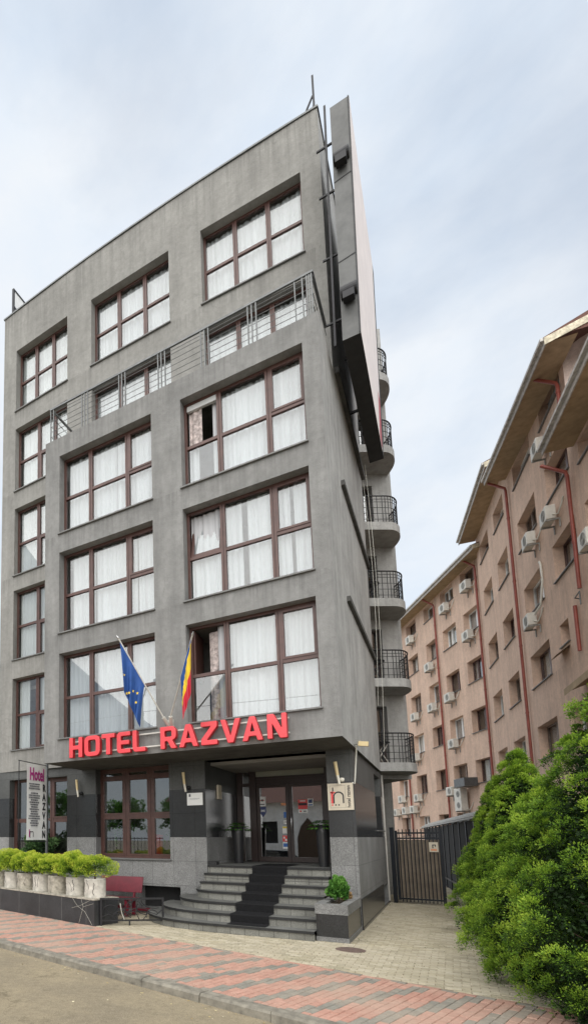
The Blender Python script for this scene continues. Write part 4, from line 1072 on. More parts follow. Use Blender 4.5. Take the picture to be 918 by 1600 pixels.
def eu_cloth(t, A, B):
    s = MB(); nu, nv = 26, 18; f = lambda u, v: drape(u, v, A, B, 1.2, .07, .4, .55, -.6, .3)
    vs = [f(i / nu, j / nv) for i in range(nu + 1) for j in range(nv + 1)]
    s.add(vs, [(i * (nv + 1) + j, i * (nv + 1) + j + 1, (i + 1) * (nv + 1) + j + 1, (i + 1) * (nv + 1) + j) for i in range(nu) for j in range(nv)], 0, False, True)
    c = s.build('cloth', M['eu_blue'], t)
    s = MB()
    for (u0, v0) in ((.62, .5), (.85, .36), (.82, .6), (.45, .7), (.25, .84), (.15, .55)):
        pts = []
        for k in range(10):
            rr = .05 if k % 2 == 0 else .021; a = PI / 2 + k * PI / 5
            pp = f(min(1, max(0, u0)), v0); q = Vector((rr * math.cos(a), 0, rr * math.sin(a)))
            pts.append(pp + q * Vector((.8, 1, 1)).x + Vector((0, -.085, 0)))
        s.add(pts, [tuple(range(10))])
    s.build('star', M['flag_yellow'], c)
def ro_cloth(t, A, B):
    s = MB(); nu, nv = 27, 16; f = lambda u, v: drape(u, v, A, B, 1.15, .06, 1.4, .46, .6, .12)
    vs = [f(i / nu, j / nv) for i in range(nu + 1) for j in range(nv + 1)]
    for i in range(nu):
        for j in range(nv):
            u, v = i / nu, j / nv
            m = 0 if v < .06 + .5 * u * u else (1 if v < .52 + .12 * u else 2)
            k = i * (nv + 1) + j
            s.add([vs[k], vs[k + 1], vs[k + nv + 2], vs[k + nv + 1]], [(0, 1, 2, 3)], m, False, True)
    s.build('cloth', [M['eu_blue'], M['flag_yellow'], M['flag_red']], t)
flag('flag', 'blue flag with yellow stars hanging limp from the left angled pole', (-3.62, -.19, 4.76), (-4.33, -1.0, 6.55), eu_cloth)
flag('flag', 'blue, yellow and red flag hanging limp from the right angled pole', (-3.44, -.19, 4.76), (-2.55, -1.0, 6.25), ro_cloth)

# ================================================================== wall fittings
for (x, lab) in ((-7.27, 'amber topped wall lamp on the left granite pier beside the banner'), (-3.93, 'amber topped wall lamp on the pier left of the entrance'), (-.3, 'amber topped wall lamp above the square cream sign')):
    t = thing('wall_lamp', lab, 'lamp', (x, 1.85, 3.3), 'wall lamps on the granite piers')
    dx = -.03 if x < -.5 else -.035
    s = MB(); s.tube([(x + .03, 1.7, 3.17), (x, 1.7, 3.37)], [.026, .03], 12); s.build('lamp_body', M['lamp_white'], t)
    s = MB(); s.tube([(x, 1.7, 3.37), (x + dx, 1.7, 3.68)], [.033, .037], 12); s.build('lamp_shade', M['lamp_glass'], t)
    s = MB(); s.tube([(x + .02, 1.7, 3.28), (x + .06, 1.78, 3.28), (x + .06, 1.846, 3.28)], .014, 8); s.lathe((x + .06, 1.82, 3.28), [(.001, -.05), (.05, -.04), (.06, 0), (.05, .04), (.001, .05)], 10); s.build('bracket', M['iron'] if x < -1 else M['lamp_white'], t)
t = thing('hotel_sign', 'square cream sign with black and red letter h emblem on the right granite pier', 'sign', (-.27, 1.85, 2.6))
s = MB(); s.box(FG, -.535, -.02, .002, .07, 2.6, 3.2); s.build('panel', M['sign'], t)
FH = lambda x, y, a=.001: (-.535 + x, 1.85 - .07 - a, 2.6 + y)
s = MB()
def fbar(x0, y0, x1, y1): s.add([FH(x0, y0), FH(x1, y0), FH(x1, y1), FH(x0, y1)], [(0, 1, 2, 3)])
for b in ((.045, .05, .36, .054), (.045, .545, .36, .549), (.045, .054, .049, .545), (.356, .054, .36, .545)): fbar(*b)
s.build('border', M['ink'], t)
s = MB()
n = 14; cx, cy, ro, ri = .218, .30, .112, .083
arc = [(cx + ro * math.cos(PI * i / n), cy + .0 + ro * 1.05 * math.sin(PI * i / n)) for i in range(n + 1)]; arc2 = [(cx + ri * math.cos(PI * i / n), cy + ri * 1.05 * math.sin(PI * i / n)) for i in range(n + 1)]
s.add([FH(x, y, .0015) for x, y in arc] + [FH(x, y, .0015) for x, y in arc2], [(i, i + 1, n + 2 + i, n + 1 + i) for i in range(n)])
s.add([FH(.301, .15, .0015), FH(.33, .15, .0015), FH(.33, .30, .0015), FH(.301, .30, .0015)], [(0, 1, 2, 3)])
s.add([FH(.106, .15, .0025), FH(.135, .15, .0025), FH(.135, .3, .0025), FH(.106, .3, .0025)], [(0, 1, 2, 3)])
s.add([FH(.095, .42, .0025), FH(.12, .42, .0025), FH(.12, .51, .0025), FH(.095, .51, .0025)], [(0, 1, 2, 3)])
for x in (.155, .22): s.add([FH(x + .017 * math.cos(q), .115 + .017 * math.sin(q), .0015) for q in np.linspace(0, 2 * PI, 12, endpoint=False)], [tuple(range(12))])
s.build('emblem', M['ink'], t)
s = MB(); s.add([FH(.065, .15, .002), FH(.112, .15, .002), FH(.112, .42, .002), FH(.065, .42, .002)], [(0, 1, 2, 3)]); s.add([FH(.05, .41, .002), FH(.16, .41, .002), FH(.15, .395, .002), (FH(.112, .37, .002)), FH(.05, .395, .002)], [(0, 1, 2, 3, 4)])
s.add([FH(.088 + .019 * math.cos(q), .115 + .019 * math.sin(q), .0015) for q in np.linspace(0, 2 * PI, 12, endpoint=False)], [tuple(range(12))]); s.build('red_stroke', M['sign_red'], t)
s = MB(); text_into(s, 'hotel razvan', .105, FH(.425, .3, .001), (0, 0, 1), (-1, 0, 0), .003, 0, .0015, sx=.95); s.build('lettering', M['ink'], t)
t = thing('wall_plaque', 'small white plaque with tiny crest and one line of text left of the entrance', 'plaque', (-3.7, 1.85, 2.82))
s = MB(); s.box(FG, -3.92, -3.5, .002, .025, 2.82, 3.14); s.build('plate', M['sign_white'], t)
s = MB(); s.box(FG, -3.87, -3.82, .025, .027, 3.04, 3.11); text_into(s, 'Hotel Razvan***', .04, (-3.71, 1.8235, 2.985), (1, 0, 0), (0, 0, 1), .002); s.build('lettering', M['ink_soft'], t)
t = thing('floodlight', 'small outdoor floodlight with yellowish face at the corner under the overhang', 'lamp', (.15, 1.6, 3.98))
s = MB(); s.beam((.06, 1.62, 4.08), (.2, 1.6, 4.06), .09, .1); s.build('housing', M['ac_dark'], t)
s = MB(); s.beam((.17, 1.58, 4.03), (.36, 1.58, 4.0), .1, .1); s.build('lamp_glass', M['lamp_glass'], t)
s = MB(); s.tube([(.12, 1.6, 4.0), (.1, 1.72, 3.9), (.03, 1.83, 3.3), (.02, 1.84, 3.18), (-.03, 1.835, 3.21)], .017, 6); s.origin = (.1, 1.7, 3.6)
tag(s.build('cable', M['cable']), 'white cable dropping from the floodlight to the square sign', 'cable')

# ================================================================== plants at the door
for (x, y, r, lab, sd) in ((-3.1, 3.35, .17, 'tall black tapered floor vase with spiky plant left of the glass door', 21), (-.8, 2.42, .15, 'tall black tapered floor vase with spiky plant right of the glass door', 22)):
    t = thing('floor_vase', lab, 'planter', (x, y, 1.31), 'tall vases flanking the door')
    s = MB(); s.lathe((x, y, 1.31), [(r * .68, 0), (r * .74, .1), (r * .98, .8), (r * 1.02, .98), (r * .9, .98), (r * .85, .9)], 24); s.build('vase', M['vase'], t)
    s = MB(); s.lathe((x, y, 2.2), [(.001, .0), (r * .86, 0)], 16); s.build('soil', M['soil'], t)
    g = np.random.default_rng(sd); n = 60; a = g.uniform(0, 6.28, n); C = []; D = []; S = []
    for k in range(n):
        for j in range(7):
            q = j / 6; l = g.uniform(.26, .34); rad = l * q; hh = .12 + .28 * q - .42 * q * q
            C.append((x + rad * math.cos(a[k]), y + rad * math.sin(a[k]), 2.22 + hh)); D.append((math.cos(a[k]), math.sin(a[k]), .3 - .9 * q)); S.append((-math.sin(a[k]), math.cos(a[k]), g.normal() * .3))
    n2 = len(C); leaf_mesh('foliage', np.array(C), unit(np.array(D)), unit(np.array(S)), np.full(n2, .022), np.full(n2, .05), g.random(n2), M['midleaf'], t)
# indoor things seen through the ground floor window
t = thing('indoor_plant', 'tall climbing plant in a terracotta pot behind the ground floor window glass', 'plant', (-6.25, 2.6, 1.28))
s = MB(); s.lathe((-6.25, 2.6, 1.28), [(.13, 0), (.17, .22), (.19, .22), (.19, .3), (.16, .3)], 18); s.build('pot', M['terracotta'], t)
s = MB(); s.tube([(-6.25, 2.6, 1.5), (-6.2, 2.6, 2.9)], .012, 6); s.build('stem', M['bark'], t)
bush_leaves((-6.22, 2.6, 2.25), (.26, .2, .75), 900, .05, 31, mat=M['midleaf'], parent=t, lump=.4)
s = MB(); s.lathe((-5.1, 2.42, 1.28), [(.17, 0), (.19, .75), (.2, .78), (.001, .8)], 20); s.origin = (-5.1, 2.42, 1.28)
tag(s.build('litter_bin', M['red_bin']), 'red cylindrical bin standing inside behind the ground floor window', 'bin')
t = thing('indoor_plant', 'leafy bush indoors at the right edge of the ground floor window', 'plant', (-4.55, 2.6, 1.28))
bush_leaves((-4.6, 2.65, 2.1), (.22, .2, .65), 700, .05, 33, mat=M['midleaf'], parent=t, lump=.4)
s = MB(); s.lathe((-4.6, 2.65, 1.28), [(.12, 0), (.15, .3), (.14, .3)], 16); s.build('pot', M['white'], t)

# ================================================================== street front: low wall with potted shrubs
FPW = Fr(SO, SS, (-SN[0], -SN[1]))
t = thing('low_wall', 'low black tiled retaining wall along the pavement carrying a row of pots', 'wall', st(-3, .3, 0))
s = MB(); s.box(ST, -8, .02, .0, .75, 0, .57); s.build('wall_body', tile_granite('black_wall_tile', (.022, .023, .025), (.06, .062, .065), .4, .62, .62, (2.6, 2.5, 2.3), .006), t)
s = MB(); s.box(ST, -8, .035, -.015, .77, .572, .6); s.build('coping', M['concrete_dirty'], t)
POTS = [(.0, -.34, .255, 'whitewashed', 'concrete', 'rightmost potted shrub in a whitewashed concrete pot next to the bench'),
        (0, -1.03, .25, 'cracked', 'concrete', 'potted shrub second from the bench, grey pot with dark crack lines'),
        (0, -1.71, .27, 'tan', 'concrete_dirty', 'potted shrub third from the bench in a plain wide tan pot'),
        (0, -2.4, .25, 'cracked', 'concrete', 'potted shrub fourth from the bench, pale pot with branching cracks'),
        (0, -3.08, .27, 'dark', 'concrete_dirty', 'potted shrub fifth from the bench in a stained grey brown pot'),
        (0, -3.74, .25, 'pale', 'concrete', 'potted shrub sixth from the bench in a pale pot at the left picture edge'),
        (0, -4.42, .25, 'pale', 'concrete_dirty', 'potted shrub farthest left on the black low wall')]
for i, (_, s0, r, kind, m, lab) in enumerate(POTS):
    c = st(s0, .36, .6)
    t = thing('potted_shrub', lab, 'potted plant', c, 'potted shrubs on the low wall')
    s = MB(); s.lathe(c, [(r * .97, 0), (r, .05), (r * 1.0, .4), (r * .98, .43), (r * .85, .43), (r * .84, .36)], 28); s.build('pot', M[m], t)
    s = MB(); s.lathe((c[0], c[1], c[2] + .37), [(.001, 0), (r * .84, 0)], 16); s.build('soil', M['soil'], t)
    if i != 2:
        s = MB(); rd = random.Random(i + 3)
        for k in range(3):                                        # crack lines and drip stains stand a hair proud
            a = -PI / 2 - .26 + rd.uniform(-.9, .9); z = rd.uniform(.28, .4); pts = []
            for j in range(7):
                pts.append((c[0] + (r + .0015) * math.cos(a), c[1] + (r + .0015) * math.sin(a), c[2] + z)); a += rd.uniform(-.12, .16); z -= rd.uniform(.02, .06)
                if z < .03: break
            s.tube(pts, [rd.uniform(.003, .007)] * len(pts), 5)
        s.build('crack', M['iron'], t)
    rs_ = random.Random(i)
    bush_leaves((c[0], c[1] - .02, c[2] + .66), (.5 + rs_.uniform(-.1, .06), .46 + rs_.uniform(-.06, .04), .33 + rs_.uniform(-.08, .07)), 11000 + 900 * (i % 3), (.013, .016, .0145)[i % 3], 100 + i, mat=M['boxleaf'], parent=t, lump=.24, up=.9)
    s = MB(); s.tube([(c[0], c[1], c[2] + .3), (c[0], c[1], c[2] + .7)], [.03, .015], 6); s.build('stem', M['bark'], t)
t = thing('dark_shrub', 'dark green broadleaf shrub behind the pots against the left window', 'shrub', st(-4.1, 1.6, 0))
c = st(-4.15, 1.6, 0); bush_leaves((c[0], c[1], 1.35), (.55, .5, .72), 3500, .045, 41, mat=M['darkleaf'], parent=t, lump=.3)
s = MB(); s.tube([(c[0], c[1], 0), (c[0], c[1], 1.2)], [.04, .02], 6); s.build('stem', M['bark'], t)
# --- banner
t = thing('banner_stand', 'tall white vertical hotel banner with magenta and black lettering in a thin metal frame', 'banner', (-8.15, 1.3, 0))
FB = Fr((-8.15, 0), (0, 1), (1, 0))
s = MB(); s.box(FB, 1.36, 1.42, -.03, .03, 0, 4.2); s.build('post', M['rail'], t)
s = MB()
for a, b in (((.06, 4.14), (1.4, 4.12)), ((.06, 1.9), (1.4, 1.87)), ((.08, 1.9), (.08, 4.14))): s.tube([FB(a[0], 0, a[1]), FB(b[0], 0, b[1])], .013, 6)
s.build('frame', M['iron'], t)
s = MB(); nx, nz = 8, 20
bl = lambda x: .012 * math.sin(x * 9)
vs = [FB(.4 + .92 * i / nx, .02 + .012 * math.sin(i * .9 + j * .15), 1.92 + 2.17 * j / nz) for i in range(nx + 1) for j in range(nz + 1)]
s.add(vs, [(i * (nz + 1) + j, (i + 1) * (nz + 1) + j, (i + 1) * (nz + 1) + j + 1, i * (nz + 1) + j + 1) for i in range(nx) for j in range(nz)], 0, False, True)
bn = s.build('banner_cloth', M['banner'], t)
BP = lambda u, v: FB(.4 + u, .04, 1.92 + v)
s = MB(); text_into(s, 'Hotel', .5, BP(.455, 1.87), (0, 1, 0), (0, 0, 1), .004, 0, .014, sx=.6); s.build('magenta_lettering', M['magenta'], bn)
s = MB()
for k, ch in enumerate('RAZVAN'): text_into(s, ch, .29, BP(.79, 1.5 - k * .27), (0, 1, 0), (0, 0, 1), .004, 0, .012, sx=.72)
s.build('black_lettering', M['ink'], bn)
s = MB(); rd = random.Random(9)
for k in range(19):
    if k == 3: continue
    z = 1.6 - k * .066; wl = rd.uniform(.3, .54) if k else .5; u = .34 - wl / 2
    while u < .34 + wl / 2:
        wd = rd.uniform(.02, .075); h = .02
        s.add([BP(u, z - h), BP(min(u + wd, .34 + wl / 2), z - h), BP(min(u + wd, .34 + wl / 2), z + h), BP(u, z + h)], [(0, 1, 2, 3)]); u += wd + .012
s.build('small_print', M['ink_soft'], bn)
s = MB()
s.add([BP(.1, .08), BP(.14, .08), BP(.14, .3), BP(.1, .3)], [(0, 1, 2, 3)], 1)
for b in ((.145, .06, .165, .25), (.29, .08, .31, .22), (.165, .22, .29, .245)): s.add([BP(b[0], b[1]), BP(b[2], b[1]), BP(b[2], b[3]), BP(b[0], b[3])], [(0, 1, 2, 3)])
s.build('emblem', [M['ink'], M['magenta']], bn)
# --- bench
t = thing('garden_bench', 'dark crimson painted bench against the granite wall beside the steps', 'bench', (-5.45, 1.2, 0))
s = MB(); FBn = Fr((0, 1.32), (1, 0), (0, -1))
s.add([FBn(x, o, z) for z, o0 in ((.56, .0), (.96, -.12)) for o in (o0, o0 - .035) for x in (-6.3, -5.03)], [(0, 2, 3, 1), (4, 5, 7, 6), (0, 1, 5, 4), (2, 6, 7, 3), (0, 4, 6, 2), (1, 3, 7, 5)]); s.build('backrest', M['bench'], t, bevel=.008)
s = MB()
for k in range(3): s.box(FBn, -6.3, -5.05, .02 + k * .15, .155 + k * .15, .41, .445)
s.build('seat', M['bench'], t)
for x in (-6.15, -5.25):
    s = MB(); s.box(FBn, x - .04, x + .04, .36, .44, 0, .41); s.build('leg', M['bench'], t)
    s = MB(); s.box(FBn, x - .04, x + .04, -.02, .05, 0, .41); s.beam(FBn(x, .0, .41), FBn(x, -.135, .9), .05, .05); s.build('leg', M['bench'], t)
s = MB(); s.beam(FBn(-6.15, .2, .2), FBn(-5.25, .2, .2), .05, .07); s.build('stretcher', M['bench'], t)
# --- low ornamental railing
P0, P1 = (-5.0, -.80, 0), (-3.84, .10, 0)
dx_, dy_ = P1[0] - P0[0], P1[1] - P0[1]; L_ = math.hypot(dx_, dy_)
FRr = Fr(P0, (dx_ / L_, dy_ / L_), (dy_ / L_, -dx_ / L_))
t = thing('low_railing', 'low black wrought iron railing with curling bars before the bench', 'railing', P0)
s = MB(); s.box(FRr, 0, .045, -.022, .022, 0, .62); s.box(FRr, L_ - .04, L_, -.02, .02, 0, .62); s.box(FRr, .045, L_ - .04, -.02, .02, .58, .62); s.box(FRr, .045, L_ - .04, -.016, .016, .1, .135); s.box(FRr, L_ * .45, L_ * .45 + .03, -.015, .015, 0, .1); s.build('frame', M['iron'], t)
s = MB(); rd = random.Random(4)
def curl(pts, r=.0105): s.tube([FRr(x, 0, z) for x, z in pts], r, 5)
def arc(cx, cz, rx, rz, a0, a1, n=14): return [(cx + rx * math.cos(R(a0 + (a1 - a0) * i / n)), cz + rz * math.sin(R(a0 + (a1 - a0) * i / n))) for i in range(n + 1)]
curl(arc(.25, .3, .2, .16, 200, -30)); curl(arc(.42, .42, .3, .16, 170, 330)); curl(arc(.78, .36, .2, .2, 250, 20)); curl(arc(.9, .26, .25, .13, 190, 10)); curl(arc(.62, .58, .16, .2, 180, 300)); curl(arc(1.08, .4, .24, .16, 150, 270)); curl(arc(1.2, .22, .14, .12, 200, 20)); curl(arc(.5, .14, .22, .2, 180, 20)); curl(arc(1.25, .58, .3, .2, 180, 290))
curl([(.5, .14), (.66, .3), (.8, .32), (.9, .14)]); curl([(.05, .2), (.2, .26), (.33, .18), (.4, .14)]); curl([(.6, .58), (.7, .44), (.78, .58)]); curl([(1.0, .14), (1.12, .3), (1.3, .24), (1.42, .34)])
s.build('scrollwork', M['iron'], t)
s = MB(); s.tube([FRr(.46, .03, .5), FRr(.49, .03, .3), FRr(.55, .03, .14)], .012, 6); s.build('chain', M['pale_metal'], t)
s = MB(); 
for pts in ([st(-.75, -.004, .58), st(-.55, -.008, .4), st(-.3, -.008, .3), st(-.05, -.008, .02)], [st(-.5, -.008, .02), st(-.35, -.008, .4), st(-.42, -.006, .57)], [st(-.75, -.008, .34), st(-.45, -.008, .42), st(-.1, -.006, .57)], [st(-.35, -.008, .4), st(.0, -.008, .5)]): s.tube(pts, .0025, 5)
s.origin = st(-.4, 0, .3)
tag(s.build('string', M['rope']), 'pale string strung across the end of the black low wall', 'string')

# ================================================================== gate
GA, GBp = (.13, 8.14), (1.48, 8.0)
gl = math.dist(GA, GBp); gd = ((GBp[0] - GA[0]) / gl, (GBp[1] - GA[1]) / gl)
FGt = Fr(GA, gd, (gd[1], -gd[0]))
t = thing('metal_gate', 'black barred metal gate with wooden backing panel closing the side alley', 'gate', (*GA, 0))
s = MB(); s.box(FGt, .0, .1, -.05, .05, 0, 2.3); s.build('hinge_post', M['gate'], t)
s = MB(); s.box(FGt, .13, .2, -.03, .03, .1, 2.2); s.box(FGt, gl - .08, gl, -.03, .03, 0, 2.25)
for z in (.12, 1.94, 2.1): s.box(FGt, .2, gl - .08, -.025, .025, z, z + .05)
s.build('gate_frame', M['gate'], t)
s = MB()
for k in range(11): x = .2 + (gl - .28) * (k + .5) / 11; s.box(FGt, x - .012, x + .012, .026, .05, .05, 2.24)
s.build('bars', M['gate'], t)
s = MB(); s.box(FGt, .2, gl - .08, -.022, -.006, .18, 1.92); s.build('backing_panel', M['wood_panel'], t)
t = thing('parking_plate', 'small cream and orange parking plate on the barred gate', 'sign', FGt(1.13, .05, 1.57))
s = MB(); s.box(FGt, 1.02, 1.25, .052, .06, 1.56, 1.85); s.build('plate', M['sign'], t)
s = MB(); s.box(FGt, 1.06, 1.21, .0605, .062, 1.6, 1.65); s.lathe((FGt(1.12, 0, 0)[0], FGt(1.12, .061, 0)[1], 1.68), [(.001, 0), (.001, .001)], 4); s.build('orange_band', M['sign_orange'], t)
s = MB()
s.box(FGt, 1.1, 1.125, .0605, .063, 1.67, 1.78); s.box(FGt, 1.125, 1.19, .0605, .063, 1.755, 1.78); s.box(FGt, 1.168, 1.19, .0605, .063, 1.715, 1.755); s.build('letter', M['ink'], t)

# ================================================================== alley fence and carport roof
fd = (math.sin(R(28.5 - 34.286)), math.cos(R(28.5 - 34.286)))
FF = Fr((1.62, 13.86), fd, (-fd[1], fd[0]))
t = thing('sheet_fence', 'black sheet metal carport side wall running along the alley behind the gate', 'fence', (1.62, 13.86, 0))
for k in range(-6, 7):
    s = MB(); s.box(FF, k * 1.6 + .04, k * 1.6 + 1.56, -.03, 0, 0, 2.46); s.build('panel', M['fence'], t)
s = MB()
for k in range(-6, 8): s.box(FF, k * 1.6 - .035, k * 1.6 + .035, -.04, .03, 0, 2.49)
s.box(FF, -9.6, 11, .001, .02, .32, .38); s.build('post', M['gate'], t)
t = thing('carport_roof', 'stack of thin grey rails forming the carport roof edge above the black fence', 'carport', (1.62, 13.9, 2.5))
s = MB()
for j, (o, z) in enumerate(((.12, 2.5), (.03, 2.58), (-.1, 2.66), (-.28, 2.73))): s.box(FF, -10, 12, o - .03, o + .03, z, z + .045)
s.build('roof_rail', M['pale_metal'], t)
s = MB(); s.box(FF, -10, 12, -2.6, -.3, 2.71, 2.74); s.build('roof_sheet', M['fence'], t)
s = MB()
for k in range(-4, 7): s.beam(FF(k * 1.7, .2, 2.47), FF(k * 1.7, -1.6, 2.86), .04, .05)
s.build('rafter', M['rail'], t)

# ================================================================== pink apartment block
def ldir(th): return (math.sin(R(th - 34.286)), math.cos(R(th - 34.286)))
d1 = ldir(12.3); FP1 = Fr((2.513, 26.213), d1, (-d1[1], d1[0]))
d2 = ldir(27.4); FP2 = Fr((3.837, 21.875), d2, (-d2[1], d2[0]))
apt = thing('apartment_block', 'salmon pink stuccoed apartment block with stepped brown eaves behind the alley', 'building', (3.8, 21.9, 0))
RW = [(15.7, 16.62), (13.04, 14.25), (10.3, 11.52), (7.58, 8.82), (4.88, 6.1), (2.1, 3.38)]
def add_holes(cols, rows): return [(a, b, c, d) for a, b in cols for c, d in rows]
C1 = [(-3.13, -1.4), (-.47, 1.2), (2.15, 3.65), (5.0, 6.68), (8.3, 9.9)]
H1 = add_holes(C1, RW)
CA = [(-1.95, -.05), (-5.05, -3.2)]; CB = [(-9.2, -6.83), (-12.6, -10.45)]; CC = [(-15.6, -13.4)]
HA = add_holes(CA, RW); HB = add_holes(CB[:1], RW) + add_holes(CB[1:], RW[:3]) + [(-11.2, -10.35, 8.12, 8.85)] + add_holes(CB[1:], RW[4:])
HC = add_holes(CC, [(12.66, 13.3 - .02), (10.2, 11.4), (7.58, 8.76), (4.88, 6.1)])
s = MB(); wall(s, FP1, -3.66, 14, 0, 16.95, H1, .36); s.build('wall', M['pink'], apt)
s = MB(); wall(s, FP2, -6.0, .72, 0, 17.35, HA, .36); wall(s, FP2, -13.0, -6.0, 0, 16.9, HB, .36); wall(s, FP2, -17.5, -13.0, 0, 13.4, HC, .36)
s.build('wall', M['pink'], apt)
s = MB()
s.add([FP2(-13.0, 0, 13.0), FP2(-13.0, -6, 13.0), FP2(-13.0, -6, 17.6), FP2(-13.0, -3, 18.4), FP2(-13.0, 0, 16.5)], [(0, 1, 2, 3, 4)]); o = s.build('gable_wall', M['pale_pink'], apt)
s = MB()                                                      # closed back so no sky shows through
for (fr, a, b, z) in ((FP1, -3.66, 14, 16.9), (FP2, -13, .72, 16.8), (FP2, -17.5, -13, 13.3)):
    s.add([fr(a, -6, 0), fr(b, -6, 0), fr(b, -6, z), fr(a, -6, z)], [(0, 1, 2, 3)]); s.add([fr(a, -.4, z), fr(b, -.4, z), fr(b, -6, z), fr(a, -6, z)], [(0, 1, 2, 3)])
    for zz in (1.2, 4.2, 6.9, 9.6, 12.35, 15.1): s.add([fr(a, -.3, zz), fr(b, -.3, zz), fr(b, -6, zz), fr(a, -6, zz)], [(0, 1, 2, 3)])
    s.add([fr(a, -1.6, 0), fr(b, -1.6, 0), fr(b, -1.6, z), fr(a, -1.6, z)], [(0, 1, 2, 3)])
s.add([FP1(14, 0, 0), FP1(14, -6, 0), FP1(14, -6, 16.9), FP1(14, 0, 16.9)], [(0, 1, 2, 3)]); s.add([FP2(-17.5, 0, 0), FP2(-17.5, -6, 0), FP2(-17.5, -6, 13.3), FP2(-17.5, 0, 13.3)], [(0, 1, 2, 3)])
s.build('core', M['interior'], apt)
rd = random.Random(12)
M['frame_grey'] = plain('weathered_frame', (.2, .15, .12), .6, 0, .3, 6)
def apt_window(fr, h):
    a, b, c, d = h[:4]; w = b - a
    style = rd.random()
    mats = ('brown' if style < .3 else ('frame_grey' if style < .5 else 'white'), 'glass_dim' if rd.random() < .6 else 'glass', 'net')
    if w < 1: window(fr, a, b, c, d, [], None, rec=.28, mats=mats, curt=False, parent=apt, fw=.05); return
    gp = rd.choice([[(a + .1, a + w * .48)], [(a + .1, b - .1)], [(a + w * .5, b - .1)], [(a + .1, a + w * .3), (b - w * .35, b - .1)]])
    if d - c < 1.0 and c > 12: gp = []
    window(fr, a, b, c, d, [a + w * .5] if rd.random() < .7 else [a + w * .34, a + w * .68], None, rec=.28, mats=mats, curt=bool(gp), gap=gp or None, seed=rd.randint(0, 999), parent=apt, fw=.055, co=.05, sashes=((0, 0),))
for h in H1: apt_window(FP1, h)
for h in HA + HB + HC: apt_window(FP2, h)
# eaves and roofs
def roof(fr, a, b, za, zb, ov, rise=1.9, run=4.2, ends=(0.3, .3)):
    s = MB(); P = lambda x, o, dz: fr(x, o, (za + (zb - za) * (x - a) / (b - a)) + dz)
    x0, x1 = a - ends[0], b + ends[1]
    nb = int(ov / .09)
    for k in range(nb):                                          # soffit boards
        o0, o1 = ov * k / nb, ov * (k + 1) / nb - .006
        s.add([P(x0, o0, 0), P(x1, o0, 0), P(x1, o1, 0), P(x0, o1, 0)], [(0, 1, 2, 3)])
    s.add([P(x0, 0, .01), P(x1, 0, .01), P(x1, ov, .01), P(x0, ov, .01)], [(0, 1, 2, 3)])
    r_ = s.build('eave_soffit', M['eave'], apt)
    s = MB(); s.add([P(x, o, z) for z in (-.05, .16) for o in (ov, ov + .03) for x in (x0, x1)], [(0, 2, 3, 1), (4, 5, 7, 6), (0, 1, 5, 4), (2, 6, 7, 3), (0, 4, 6, 2), (1, 3, 7, 5)])
    s.add([P(x, o, z) for z in (.1, .19) for o in (ov + .03, ov + .12) for x in (x0, x1)], [(0, 2, 3, 1), (4, 5, 7, 6), (0, 1, 5, 4), (2, 6, 7, 3), (0, 4, 6, 2), (1, 3, 7, 5)])
    s.build('fascia', M['fascia'], apt)
    s = MB()
    s.add([P(x0, ov + .05, .2), P(x1, ov + .05, .2), P(x1, -run, .2 + rise), P(x0, -run, .2 + rise)], [(0, 1, 2, 3)])
    s.add([P(x0, ov + .05, .13), P(x0, ov + .05, .2), P(x0, -run, .2 + rise), P(x0, -run, .0)], [(0, 1, 2, 3)]); s.add([P(x1, ov + .05, .13), P(x1, ov + .05, .2), P(x1, -run, .2 + rise), P(x1, -run, .0)], [(0, 1, 2, 3)])
    rf = s.build('roof', M['rooftile'], apt)
    s = MB(); s.add([P(x0 - q, ov + .04 - t_ * (ov + 2.5), z + t_ * .9) for q in (.002, .03) for t_, z in ((0, -.05), (1, -.05), (1, .14), (0, .17))], [(0, 1, 2, 3), (7, 6, 5, 4), (0, 4, 5, 1), (1, 5, 6, 2), (2, 6, 7, 3), (3, 7, 4, 0)]); s.build('verge_board', M['verge'], apt)
roof(FP1, -3.66, 14, 16.62, 17.0, .7, ends=(.9, .3))
roof(FP2, -6.0, .72, 17.36, 17.36, .7, ends=(.2, .1))
roof(FP2, -13.0, -6.0, 16.12, 16.76, .7, ends=(1.3, .2))
roof(FP2, -17.5, -13.4, 13.42, 13.38, .7, ends=(.3, .3))
# downpipes
def downpipe(fr, x, ztop, zb=0, ov=.6):
    s = MB(); s.tube([fr(x + .25, ov, ztop + .25), fr(x + .2, ov - .05, ztop + .18), fr(x + .02, .12, ztop - .25), fr(x, .1, ztop - .4), fr(x, .1, zb)], .052, 8)
    for z in np.arange(zb + 1.4, ztop - .5, 2.7): s.tube([fr(x, .1, z), fr(x, .1, z + .06)], .062, 8)
    s.build('downpipe', M['pipe'], apt)
for x in (7.65, 1.88, -3.25, 12.3): downpipe(FP1, x, 16.5)
downpipe(FP2, -6.12, 16.5); downpipe(FP2, -12.72, 13.1, 9.2)
s = MB(); s.tube([FP2(-12.1, .07, 8.9), FP2(-12.1, .07, 7.5)], .05, 8); s.build('downpipe', M['pipe'], apt)
s = MB(); s.tube([FP2(-12.35, .0, 9.0), FP2(-12.35, .12, 9.05), FP2(-12.75, .12, 9.1), FP2(-12.75, .12, 8.7)], .018, 6); s.build('bent_pipe', M['rail'], apt); downpipe(FP2, -12.75, 16.0, 14.0)
